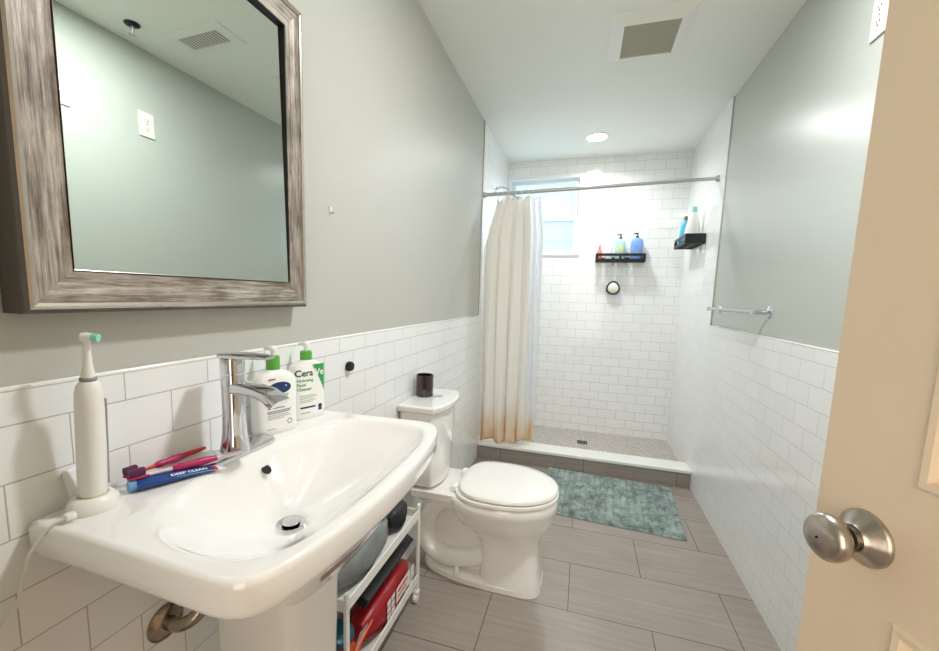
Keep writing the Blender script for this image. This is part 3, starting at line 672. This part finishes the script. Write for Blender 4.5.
G().add([(.030, .03, .065), (.050, -.05, .060), (.056, -.04, .095), (.052, .058, .130), (.030, .05, .10), (.028, .032, .063), (.047, -.048, .058), (.053, -.038, .093), (.049, .060, .128), (.027, .052, .098)], [(0, 1, 2, 4), (2, 3, 4), (5, 9, 7, 6), (7, 9, 8), (0, 4, 9, 5), (0, 5, 6, 1), (1, 6, 7, 2), (2, 7, 8, 3), (3, 8, 9, 4)]).go('torn_flap', 'paper', pk)
G().add([(.057, .000, .118), (.060, -.04, .10), (.062, .070, .135), (.054, .000, .119), (.057, -.04, .101), (.059, .070, .136)], [(0, 1, 2), (3, 5, 4), (0, 3, 4, 1), (1, 4, 5, 2), (2, 5, 3, 0)]).go('orange_corner', 'orange', pk)
tl = puffy('teal_packet', 'tealpack', 0, .095, .040, .085, None, (.080, .955, .208), (math.radians(-8), math.radians(20), .2), 8, .003)
tag(tl, 'dark teal packet lying on the torn orange and white packet in the cart', 'packet')
gb = puffy('clear_bag', 'bag_grey', 0, .30, .12, .115, None, (.082, 1.06, .418), (0, 0, 0), 11, .008)
tag(gb, 'crumpled grey translucent bag on the upper cart shelf', 'bag')
bc = puffy('black_pouch', 'blackp', 0, .13, .095, .095, None, (.085, 1.300, .404), (0, 0, .05), 13, .004)
tag(bc, 'black pouch at the far end of the upper cart shelf', 'pouch')

# ------------------------------------------------------------------ toilet
TY = 1.652
to = thing('toilet', 'white two-piece toilet with closed lid against the left wall', 'toilet', (0, TY, 0))
def egg(z, xb, xf, hw, nb=2.6, nf=2.1, mid=.45, n=56):
    r_ = []; xm = xb + (xf-xb)*mid
    for k in range(n):
        a = 2*PI*k/n; c_, s_ = math.cos(a), math.sin(a); e = nf if c_ > 0 else nb
        x_ = xm + (xf-xm if c_ > 0 else xm-xb)*math.copysign(abs(c_)**(2/e), c_)
        r_.append(Vector((x_, hw*math.copysign(abs(s_)**(2/e), s_), z)))
    return r_
b = G()
# foot flange
b.loft([egg(0, .085, .622, .118, 2.2, 4, .62), egg(.022, .085, .622, .118, 2.2, 4, .62), egg(.032, .095, .610, .106, 2.2, 4, .62), egg(.036, .12, .60, .09, 2.2, 4, .62)])
# column flaring to the bowl
b.loft([egg(.0, .36, .622, .117, 5, 4, .5), egg(.03, .36, .620, .115, 5, 4, .5), egg(.08, .362, .612, .107, 5, 4, .5), egg(.16, .36, .606, .103, 5, 3.6, .5), egg(.215, .345, .608, .106, 4, 3.0, .5), egg(.245, .29, .625, .122, 3, 2.4, .5), egg(.275, .25, .645, .150, 2.8, 2.2, .48), egg(.315, .225, .660, .172, 2.6, 2.15, .46),
        egg(.350, .21, .667, .182, 2.5, 2.1, .45), egg(.358, .205, .670, .186, 2.5, 2.1, .45), egg(.388, .20, .670, .187, 2.5, 2.1, .45), egg(.396, .205, .665, .182, 2.5, 2.1, .45)])
# rear web and deck
def bxr(z, x0, x1, hw, r_=.02, n=4):
    o_ = []
    for cx_, cy_, a0 in ((x1-r_, hw-r_, 0), (x0+r_, hw-r_, PI/2), (x0+r_, -hw+r_, PI), (x1-r_, -hw+r_, 1.5*PI)):
        for k in range(n): a = a0+PI/2*k/(n-1); o_.append(Vector((cx_+r_*math.cos(a), cy_+r_*math.sin(a), z)))
    return o_
b.loft([bxr(.02, .10, .40, .055), bxr(.12, .085, .42, .050), bxr(.30, .075, .42, .060), bxr(.345, .06, .36, .085), bxr(.362, .05, .36, .125), bxr(.393, .045, .36, .130), bxr(.398, .048, .35, .126)])
# trapway relief on both sides
for s_ in (-1, 1):
    b.tube(smoothpath([(.43, s_*.058, .205), (.36, s_*.062, .26), (.28, s_*.060, .325), (.19, s_*.056, .335), (.125, s_*.054, .275), (.105, s_*.052, .19), (.125, s_*.056, .115), (.20, s_*.060, .082), (.30, s_*.055, .088), (.38, s_*.045, .12)], 5), [.048]*5+[.042]*41, 14)
    b.lathe([(0, 0), (.013, 0), (.013, .026), (.009, .034), (0, .036)], (.265, s_*.098, .028), (0, 0, 1), 14)
b.go('bowl', 'porcelain', to, smooth=True, auto=45)
G().loft([egg(.400, .245, .668, .184, 2.8, 2.1, .40), egg(.403, .24, .672, .189, 2.8, 2.1, .40), egg(.414, .24, .672, .189, 2.8, 2.1, .40), egg(.418, .245, .668, .185, 2.8, 2.1, .40)]).go('seat', 'seat', to, smooth=True)
G().loft([egg(.4205, .265, .663, .179, 3, 2.1, .40), egg(.424, .258, .668, .186, 3, 2.1, .40), egg(.436, .258, .668, .186, 3, 2.1, .40), egg(.442, .264, .661, .179, 3, 2.1, .40), egg(.446, .285, .62, .148, 3, 2.1, .40), egg(.448, .34, .55, .08, 3, 2.1, .40)]).go('lid', 'seat', to, smooth=True, auto=50)
for s_ in (-1, 1): G().box((.244, s_*.078, .412), (.030, .045, .026)).go('hinge', 'seat', to, bevel=.005)
def tank(z, d, hw, x0=.022, bow=.03, n=14):
    o_ = [Vector((x0, hw, z)), Vector((x0, -hw, z))]
    for k in range(n+1):
        t = -1+2*k/n; o_.append(Vector((x0+d-bow*(t*t)**1.2, hw*t, z)))
    return o_
G().loft([tank(.399, .135, .105, .03), tank(.415, .150, .128, .027), tank(.46, .158, .140, .022), tank(.60, .166, .150, .018), tank(.742, .172, .156, .015)]).go('tank', 'porcelain', to, smooth=True, bevel=.006)
G().loft([tank(.742, .186, .163, .012, .036), tank(.747, .196, .169, .010, .038), tank(.767, .198, .171, .010, .038), tank(.773, .190, .165, .013, .036)]).go('tank_lid', 'porcelain', to, smooth=True, bevel=.003)
G().lathe([(0, 0), (.021, 0), (.021, .003), (0, .004)], (.118, .02, .773), (0, 0, 1), 24).go('flush_button', 'chrome', to, smooth=True)
cd = thing('candle', 'dark brown glass candle jar standing on the toilet tank lid', 'candle', (.058, TY+.012, .7735))
G().lathe([(0, 0), (.036, 0), (.039, .003), (.039, .094), (.037, .096), (.035, .094), (.035, .060), (0, .060)], (0, 0, 0), (0, 0, 1), 32).go('jar', 'amber', cd, smooth=True)
G().lathe([(0, .0605), (.0345, .0605), (.0345, .064), (0, .064)], (0, 0, 0), (0, 0, 1), 24).go('wax', mat('brown_wax', (96, 66, 48), .6), cd)

# ------------------------------------------------------------------ bath mat
def mat_plush():
    m, t, p = newmat('plush_teal'); N = t.nodes; L = t.links
    tc = N.new('ShaderNodeTexCoord'); n = N.new('ShaderNodeTexNoise'); n.inputs['Scale'].default_value = 16; n.inputs['Detail'].default_value = 8; n.inputs['Roughness'].default_value = .7
    L.new(tc.outputs['Object'], n.inputs['Vector'])
    r = N.new('ShaderNodeValToRGB'); e = r.color_ramp.elements; e[0].position = .36; e[0].color = lin((72, 92, 90)); e[1].position = .68; e[1].color = lin((170, 186, 180))
    L.new(n.outputs['Fac'], r.inputs[0]); L.new(r.outputs[0], p.inputs['Base Color']); p.inputs['Roughness'].default_value = .95
    p.inputs['Sheen Weight'].default_value = .4
    return m
nx, ny = 200, 110
mw, ml = .80, .62
v = []; f = []
rnd = random.Random(4); hmap = {}
for i in range(nx+1):
    for j in range(ny+1):
        x_ = -mw/2+mw*i/nx; y_ = -ml/2+ml*j/ny
        e = min(i, nx-i)/4; e2 = min(j, ny-j)/4; ed = min(1, e)*min(1, e2)
        rib = abs(math.sin(PI*(x_+mw/2)/.040))**.55
        tuft = .92+.08*math.sin(y_*210+9*math.sin(x_*31))
        z_ = .004 + ed*(.004+.013*rib*tuft) + rnd.uniform(-.0016, .0016)
        v.append((x_ + rnd.uniform(-.001, .001), y_ + rnd.uniform(-.002, .002)*(1 if 0 < j < ny else 2), z_))
for i in range(nx):
    for j in range(ny):
        a = i*(ny+1)+j; f.append((a, a+ny+1, a+ny+2, a+1))
n0 = len(v); v += [(-mw/2, -ml/2, .001), (mw/2, -ml/2, .001), (mw/2, ml/2, .001), (-mw/2, ml/2, .001)]
f.append((n0, n0+3, n0+2, n0+1))
# skirt closes the pile to the floor
def skirt(idx, c0, c1): f.append(tuple([c0]+idx+[c1]))
skirt([j for j in range(ny+1)], n0, n0+3); skirt([nx*(ny+1)+j for j in range(ny, -1, -1)], n0+2, n0+1)
skirt([i*(ny+1)+ny for i in range(nx+1)], n0+3, n0+2); skirt([i*(ny+1) for i in range(nx, -1, -1)], n0+1, n0)
bm_ = link('bath_mat', v, f, mat_plush()); bm_.location = (.930, 2.545, 0); bm_.rotation_euler = (0, 0, math.radians(-3.5))
tag(bm_, 'plush ribbed teal-grey bath mat on the floor in front of the shower', 'bath mat')

# ------------------------------------------------------------------ shower fittings
# rod
RA = Vector((TT+.004, 2.843, 1.927)); RB = Vector((W-TT-.004, 2.947, 1.991))
rod = thing('curtain_rod', 'long brushed metal tension rod across the shower opening', 'curtain rod', RA)
dd = RB-RA
G().tube([dd*.0, dd*.62], .0130, 18).go('outer_tube', 'brushed', rod, smooth=True)
G().tube([dd*.60, dd*1], .0105, 18).go('inner_tube', 'brushed', rod, smooth=True)
ax_ = dd.normalized()
G().lathe([(0, -.003), (.020, -.003), (.020, .004), (.015, .016), (0, .016)], (0, 0, 0), ax_, 20).go('end_cap', 'brushed', rod, smooth=True)
G().lathe([(0, -.016), (.013, -.016), (.019, -.004), (.019, .003), (0, .003)], dd, ax_, 20).go('end_cap', 'brushed', rod, smooth=True)
def rodpt(x): t = (x-RA.x)/dd.x; return RA + dd*t
# curtain
def curtain(name, label, m, x0t, x1t, x0b, x1b, yb0, yb1, zb0, zb1, folds, amp, hooks, dy=0, seed=1, droop=.04, hem=.03):
    rnd = random.Random(seed); nu = folds*18; nv = 60
    o = thing(name, label, 'shower curtain', rodpt(x0t))
    base = o.location.copy(); v = []; f = []
    am = [rnd.uniform(.55, 1.1) for _ in range(folds+2)]; hz = [rnd.uniform(-.5, 1) for _ in range(folds+2)]
    def lerpa(A, q): k = min(len(A)-2, int(q)); w = q-k; w = w*w*(3-2*w); return A[k]*(1-w)+A[k+1]*w
    for j in range(nv+1):
        t = j/nv
        for i in range(nu+1):
            s_ = i/nu; q = s_*folds
            xt = x0t+(x1t-x0t)*s_; top = rodpt(xt)
            nh = len(hooks); hx = [h for h in hooks]; dmin = min(abs(xt-h) for h in hx)
            sag = droop*min(1, dmin/.022)**1.5*(1.0 if xt > hx[0] else 1+4*(hx[0]-xt)/.05)
            xb = x0b+(x1b-x0b)*s_; ybm = yb0+(yb1-yb0)*s_; zb = zb0+(zb1-zb0)*s_
            tt = min(1, t/.16); tt = tt*tt*(3-2*tt)
            ph = q*2*PI + .5*math.sin(2.2*t+q)
            a_ = amp*lerpa(am, q)*(.45+.55*min(1, t*2.5))
            x_ = xt*(1-tt)+xb*tt + .55*a_*math.sin(ph+1.2)*(1 if 0 < s_ < 1 else .2)
            y_ = (top.y+dy)*(1-t**.8)+ybm*t**.8 + a_*math.sin(ph) + .18*a_*math.sin(2.7*ph+4*t+1)
            z_ = (top.z-.026-sag)*(1-t)+(zb+hem*lerpa(hz, q)+.006*math.sin(ph*1.5+1))*t
            v.append(Vector((max(TT+.003, x_), y_, z_))-base)
    for j in range(nv):
        for i in range(nu):
            a = j*(nu+1)+i; f.append((a, a+1, a+nu+2, a+nu+1))
    c_ = link('cloth', v, f, m, o, smooth=True, auto=80)
    s2 = c_.modifiers.new('t', 'SOLIDIFY'); s2.thickness = .0012
    for x_ in hooks:
        p = rodpt(x_)-base; R_ = .017
        pts = [p + Vector((.002*math.sin(a), R_*math.sin(a), R_*math.cos(a)-.004)) for a in [2*PI*k/16 for k in range(17)]]
        g = G().tube(pts, .0016, 6, cap=False); g.tube([p+Vector((0, 0, -.020)), p+Vector((.002, 0, -.034))], .0016, 6)
        g.go('curtain_ring', 'white_plastic', o, smooth=True)
    return o
curtain('shower_curtain', 'cream fabric shower curtain with stained hem bunched at the left of the rod', 'fabric', .080, .325, .012, .345, 2.925, 2.965, .124, .140, 4, .046, (.105, .145, .185, .228, .270, .315), seed=3, droop=.035)
curtain('curtain_liner', 'white plastic shower liner hanging just behind the cream curtain', 'liner', .300, .392, .32, .415, 3.02, 3.03, .135, .140, 2, .016, (.345, .385), dy=.055, seed=5, droop=.0, hem=.0)

# shower arm and head
sa = thing('wall_shower', 'chrome shower head on a curved arm above the rod at left', 'shower', (TT, 3.20, 2.056))
G().lathe([(0, 0), (.026, 0), (.026, .003), (.014, .012), (0, .012)], (0, 0, 0), (1, 0, 0), 24).go('wall_flange', 'chrome', sa, smooth=True)
G().tube(smoothpath([(.004, 0, 0), (.05, 0, .008), (.10, .0, -.012), (.135, 0, -.050)], 6), .0095, 12).go('arm', 'chrome', sa, smooth=True)
G().lathe([(0, -.01), (.012, -.01), (.014, .01), (.016, .022), (.036, .045), (.044, .055), (.044, .064), (.040, .067), (0, .067)], (.135, 0, -.050), (.62, 0, -.78), 28).go('spray_head', 'chrome', sa, smooth=True)

# floor drain
fd = thing('floor_drain', 'small square steel drain grate in the shower floor', 'drain', (.779, 3.389, .0452))
G().box((0, 0, .0012), (.098, .098, .0024)).go('drain_frame', 'brushed', fd, bevel=.001)
g = G()
for i in range(7): g.box((0, -.036+.012*i, .0028), (.082, .005, .0012))
g.go('drain_grate', 'dark', fd)

# black caddy shelf on the back wall
def caddy(name, label, L, D, loc, rz, slots, hooks):
    """local x along the wall, -y away from the wall; wall at y = 0"""
    o = thing(name, label, 'shelf', loc, rz, 'black shower caddy shelves')
    g = G(); t = .004; hh = .066
    for z0, z1 in ((.0, .023), (.045, hh)): g.span((-L/2, -D, z0), (L/2, -D+t, z1))
    n = slots
    for k in range(n+1):
        x = -L/2 + L*k/n; w_ = .018 if 0 < k < n else .02
        xa = max(-L/2, x-w_/2 if 0 < k < n else (x if k == 0 else x-w_)); g.span((xa, -D, .023), (min(L/2, xa+w_), -D+t, .045))
    g.go('front_rail', 'black', o)
    for s_ in (-1, 1): G().span((s_*L/2-(t if s_ > 0 else 0), -D+t, 0), (s_*L/2+(t if s_ < 0 else 0), -.001, hh)).go('side_panel', 'black', o)
    G().span((-L/2+t, -.004, 0), (L/2-t, -.001, .04)).go('back_rail', 'black', o)
    g = G(); nb = int(L/.026)
    for k in range(nb): x = -L/2+.014+(L-.028)*k/(nb-1); g.span((x-.004, -D+t, .004), (x+.004, -.004, .008))
    g.span((-L/2+t, -D/2-.004, .001), (L/2-t, -D/2+.004, .004)); g.go('wire_floor', 'black', o)
    for x in hooks:
        G().tube(smoothpath([(x, -D+.012, .002), (x, -D+.012, -.020), (x, -D+.004, -.028), (x, -D-.006, -.022)], 4), .0025, 8).go('hook', 'black', o, smooth=True)
    return o
cs = caddy('shower_shelf', 'black metal shower shelf on the back wall holding four bottles', .385, .105, (.985, YB, 1.541), 0, 2, (-.055, .045))
cs2 = caddy('shower_shelf', 'black metal shower shelf on the right shower wall holding tall bottles', .35, .125, (W-TT, 3.275, 1.618), PI/2*3, 2, (.15,))

def pump_bottle(loc, w, d, h, m, pm, name, label, kind='bottle', round_=False, rz=0, neck=.02, group='bottles on the back wall shelf'):
    o = thing(name, label, 'bottle', loc, rz, group)
    e = 2.0 if round_ else 3.0
    def sq(z, a, b_):
        return [Vector((a/2*math.copysign(abs(math.cos(q))**(2/e), math.cos(q)), b_/2*math.copysign(abs(math.sin(q))**(2/e), math.sin(q)), z)) for q in [2*PI*k/28 for k in range(28)]]
    G().loft([sq(0, w*.92, d*.92), sq(.005, w, d), sq(h*.82, w, d), sq(h*.92, w*.86, d*.86), sq(h*.98, w*.45, d*.5), sq(h, w*.36, d*.36)]).go('bottle_body', m, o, smooth=True)
    G().lathe([(0, h-.001), (.012, h-.001), (.0115, h+.014), (.005, h+.016), (.0045, h+neck), (.010, h+neck+.001), (.010, h+neck+.008), (0, h+neck+.009)], (0, 0, 0), (0, 0, 1), 16).tube([(0, 0, h+neck+.005), (-.03, -.008, h+neck+.003)], [.006, .004], 8).go('pump', pm, o, smooth=True)
    return o
zsh = 1.541+.009; ysh = YB-.052
cb = thing('coral_bottle', 'small coral pink spray bottle at the left end of the back wall shelf', 'bottle', (.822, ysh, zsh), 0, 'bottles on the back wall shelf')
G().lathe([(0, 0), (.019, 0), (.021, .004), (.021, .072), (.019, .088), (.009, .098), (.009, .104), (0, .104)], (0, 0, 0), (0, 0, 1), 20).go('bottle_body', 'coral', cb, smooth=True)
G().lathe([(0, .104), (.010, .104), (.010, .118), (.0045, .122), (.0045, .145), (0, .146)], (0, 0, 0), (0, 0, 1), 12).box((-.006, -.012, .113), (.012, .026, .009)).go('nozzle', 'coral', cb)
pump_bottle((.892, ysh, zsh), .062, .045, .150, 'clear', 'white_plastic', 'clear_bottle', 'clear white pump bottle, second from the left on the back wall shelf')
p_ = pump_bottle((.981, ysh-.004, zsh), .078, .055, .178, 'teal_bottle', 'pump_teal', 'teal_bottle', 'pale teal pump bottle with a yellow label on the back wall shelf', neck=.03)
G().box((0, -.0280, .095), (.036, .0015, .034)).go('yellow_label', 'yellow', p_)
p_ = pump_bottle((1.108, ysh-.004, zsh), .094, .060, .186, 'blue_bottle', 'pump_teal', 'blue_bottle', 'bright blue pump bottle at the right end of the back wall shelf', neck=.03)
g = G()
for i in range(3): g.box((-.004, -.0305, .125-.016*i), (.045-.008*i, .0012, .005))
g.go('printed_lines', 'lightblue', p_)
# scrubber on a string
sb = thing('bath_scrubber', 'cream oval scrubber in a dark teal ring hanging below the back wall shelf', 'scrubber', (.950, YB-.030, 1.328))
def pear(a, z0, y, n=32): return [Vector((a*(1-.18*math.sin(2*PI*k/n))*math.cos(2*PI*k/n), y, a*1.05*math.sin(2*PI*k/n)+z0)) for k in range(n)]
G().loft([pear(.050, 0, .008), pear(.056, 0, .002), pear(.056, 0, -.006), pear(.050, 0, -.012), pear(.043, 0, -.010)]).go('ring', 'pump_teal', sb, smooth=True)
G().loft([pear(.042, 0, -.006), pear(.041, 0, -.014), pear(.032, 0, -.021), pear(.012, 0, -.024)]).go('sponge', 'soap', sb, smooth=True)
G().tube([(0, -.004, .055), (-.006, -.022, .12), (-.018, -.068, .192)], .0012, 6).tube([(.002, -.004, .055), (.000, -.022, .12), (-.012, -.068, .192)], .0012, 6).go('string', 'white_plastic', sb)
# bottles on the right shelf (local frame is world here)
zr = 1.618+.009; xr = W-TT-.060
ba = thing('shampoo_bottle', 'large white bottle with mint cap standing nearest on the right shower shelf', 'bottle', (xr, 3.215, zr), 0, 'bottles on the right wall shelf')
def ov(z, a, b_, n=28, cx_=0): return [Vector((cx_+a*math.cos(2*PI*k/n), b_*math.sin(2*PI*k/n), z)) for k in range(n)]
G().loft([ov(0, .048, .030), ov(.005, .050, .033), ov(.07, .050, .034), ov(.12, .044, .031), ov(.17, .031, .026), ov(.215, .018, .018)]).go('bottle_body', 'bottle_white', ba, smooth=True)
G().loft([ov(.215, .019, .020), ov(.250, .017, .018), ov(.253, .012, .014)]).go('cap', 'mint', ba, smooth=True)
bb = thing('blue_wash_bottle', 'sky blue curved bottle with brown cap behind the large white one on the right shelf', 'bottle', (xr-.029, 3.345, zr), 0, 'bottles on the right wall shelf')
G().loft([ov(0, .028, .032), ov(.005, .030, .034), ov(.08, .030, .034), ov(.15, .026, .030, cx_=.002), ov(.185, .016, .018, cx_=.006)]).go('bottle_body', 'sky_bottle', bb, smooth=True)
G().loft([ov(.185, .014, .016, cx_=.006), ov(.212, .012, .014, cx_=.007)]).go('cap', mat('brown_cap', (120, 92, 66), .5), bb, smooth=True)
bw = thing('white_bottle', 'plain white bottle third along the right shower shelf', 'bottle', (xr-.028, 3.405, zr), 0, 'bottles on the right wall shelf')
G().loft([ov(0, .024, .026), ov(.004, .026, .028), ov(.13, .025, .027), ov(.15, .015, .016)]).go('bottle_body', 'bottle_white', bw, smooth=True)
G().loft([ov(.150, .013, .014), ov(.168, .012, .013)]).go('cap', 'white_plastic', bw, smooth=True)
bd = thing('small_green_bottle', 'small dark green topped bottle at the far end of the right shelf', 'bottle', (xr-.018, 3.44, zr), 0, 'bottles on the right wall shelf')
G().loft([ov(0, .018, .018), ov(.07, .018, .018), ov(.08, .012, .012)]).go('bottle_body', 'rubber', bd, smooth=True)
G().loft([ov(.080, .015, .015), ov(.105, .014, .014)]).go('cap', 'green_mini', bd, smooth=True)

# towel bar on the right wall
tb_ = thing('towel_bar', 'short chrome towel bar on the right wall above the tile', 'towel bar', (W, 2.355, 1.191))
for y_ in (-.327, .325):
    G().lathe([(0, 0), (.027, 0), (.027, -.004), (.020, -.008), (.010, -.011), (.009, -.060), (.012, -.064), (0, -.066)], (0, y_, 0), (1, 0, 0), 24).go('mount', 'chrome', tb_, smooth=True)
G().tube([(-.056, -.345, 0), (-.056, .345, 0)], .0075, 14).go('bar', 'brushed', tb_, smooth=True)

# outlet and switch plates on the right wall
def plate(y, z, label, kind):
    o = thing(kind, label, 'outlet' if kind == 'wall_outlet' else 'switch', (W, y, z))
    G().box((-.003, 0, 0), (.006, .072, .116)).go('cover_plate', 'ivory', o, bevel=.002)
    if kind == 'wall_outlet':
        for s_ in (-1, 1):
            r_ = G().lathe([(0, -.006), (.0165, -.006), (.0165, -.0078), (0, -.0082)], (0, 0, s_*.0205), (1, 0, 0), 24).go('receptacle', 'ivory', o, smooth=True)
            g = G()
            for q in (-.0062, .0062): g.box((-.0083, q, s_*.0205+.003), (.0008, .0022, .0085))
            g.box((-.0083, 0, s_*.0205-.007), (.0008, .0045, .0045)); g.go('slots', 'dark', r_)
    else:
        G().box((-.008, 0, 0), (.007, .010, .024), ry=.3).go('toggle', 'ivory', o, bevel=.001)
    G().lathe([(0, -.006), (.0032, -.006), (.0032, -.007), (0, -.0072)], (0, 0, 0), (1, 0, 0), 10).go('cover_screw', 'brushed', o)
    return o
plate(1.532, 2.050, 'ivory wall outlet high on the right wall beside the door', 'wall_outlet')
plate(1.185, 2.060, 'ivory switch plate high on the right wall, seen only in the mirror', 'light_switch')

# ------------------------------------------------------------------ ceiling fixtures
def sqr(x0, x1, y0, y1, z): return [Vector((x0, y0, z)), Vector((x1, y0, z)), Vector((x1, y1, z)), Vector((x0, y1, z))]
vf = thing('exhaust_fan', 'square white exhaust fan cover with dusty grille on the ceiling', 'vent', (.925, 2.108, H))
a, b_ = .168, .178
G().loft([sqr(-a, a, -b_, b_, 0), sqr(-a, a, -b_, b_, -.004), sqr(-a+.052, a-.052, -b_+.052, b_-.052, -.024), sqr(-a+.056, a-.056, -b_+.056, b_-.056, -.022), sqr(-a+.056, a-.056, -b_+.056, b_-.056, -.006)], cap=False).go('fan_cover', 'white_plastic', vf)
g = G(); 
for i in range(26): 
    y_ = -b_+.060+(2*b_-.12)*i/25; g.box((0, y_, -.016), (2*a-.112, .0045, .008))
g.go('slatted_grille', 'grille', vf)
G().box((0, 0, -.007), (2*a-.112, 2*b_-.112, .002)).go('dark_backing', mat('dusty_backing', (120, 118, 106), .9), vf)
cl = thing('recessed_lamp', 'round recessed ceiling lamp glowing above the shower', 'lamp', (.738, 3.262, H))
G().lathe([(.082, 0), (.084, -.004), (.074, -.006), (.070, -.003), (.070, 0)], (0, 0, 0), (0, 0, 1), 36, cap=False).go('trim_ring', 'white_plastic', cl, smooth=True)
G().lathe([(0, -.0015), (.071, -.0015), (.071, -.003), (0, -.003)], (0, 0, 0), (0, 0, 1), 36).go('lens', 'lamp', cl)
cl2 = thing('recessed_lamp', 'round recessed ceiling lamp out of view above the door side of the sink', 'lamp', (.98, 1.12, H))
G().lathe([(.082, 0), (.084, -.004), (.074, -.006), (.070, -.003), (.070, 0)], (0, 0, 0), (0, 0, 1), 36, cap=False).go('trim_ring', 'white_plastic', cl2, smooth=True)
G().lathe([(0, -.0015), (.071, -.0015), (.071, -.003), (0, -.003)], (0, 0, 0), (0, 0, 1), 36).go('lens', 'lamp', cl2)
sg = thing('supply_grille', 'white louvred air grille on the ceiling seen in the mirror', 'vent', (1.115, 1.575, H))
G().loft([sqr(-.16, .16, -.085, .085, 0), sqr(-.16, .16, -.085, .085, -.004), sqr(-.118, .118, -.043, .043, -.008), sqr(-.118, .118, -.043, .043, -.001)], cap=False).go('grille_frame', 'white_plastic', sg)
G().box((0, 0, -.0015), (.236, .086, .001)).go('duct_opening', 'dark', sg)
g = G()
for i in range(14): g.box((-.110+.22*i/13, 0, -.006), (.007, .086, .0015), ry=.7)
g.go('louvres', 'ivory', sg)
sp_ = thing('fire_sprinkler', 'dark fire sprinkler head on the ceiling seen in the mirror', 'sprinkler', (1.33, 1.40, H))
G().lathe([(0, 0), (.030, 0), (.030, -.003), (.014, -.010), (0, -.010)], (0, 0, 0), (0, 0, 1), 24).go('escutcheon', 'black', sp_, smooth=True)
G().lathe([(0, -.010), (.007, -.010), (.007, -.028), (.004, -.034), (.004, -.042), (.016, -.042), (.016, -.044), (0, -.045)], (0, 0, 0), (0, 0, 1), 16).go('sprinkler_head', 'brushed', sp_, smooth=True)
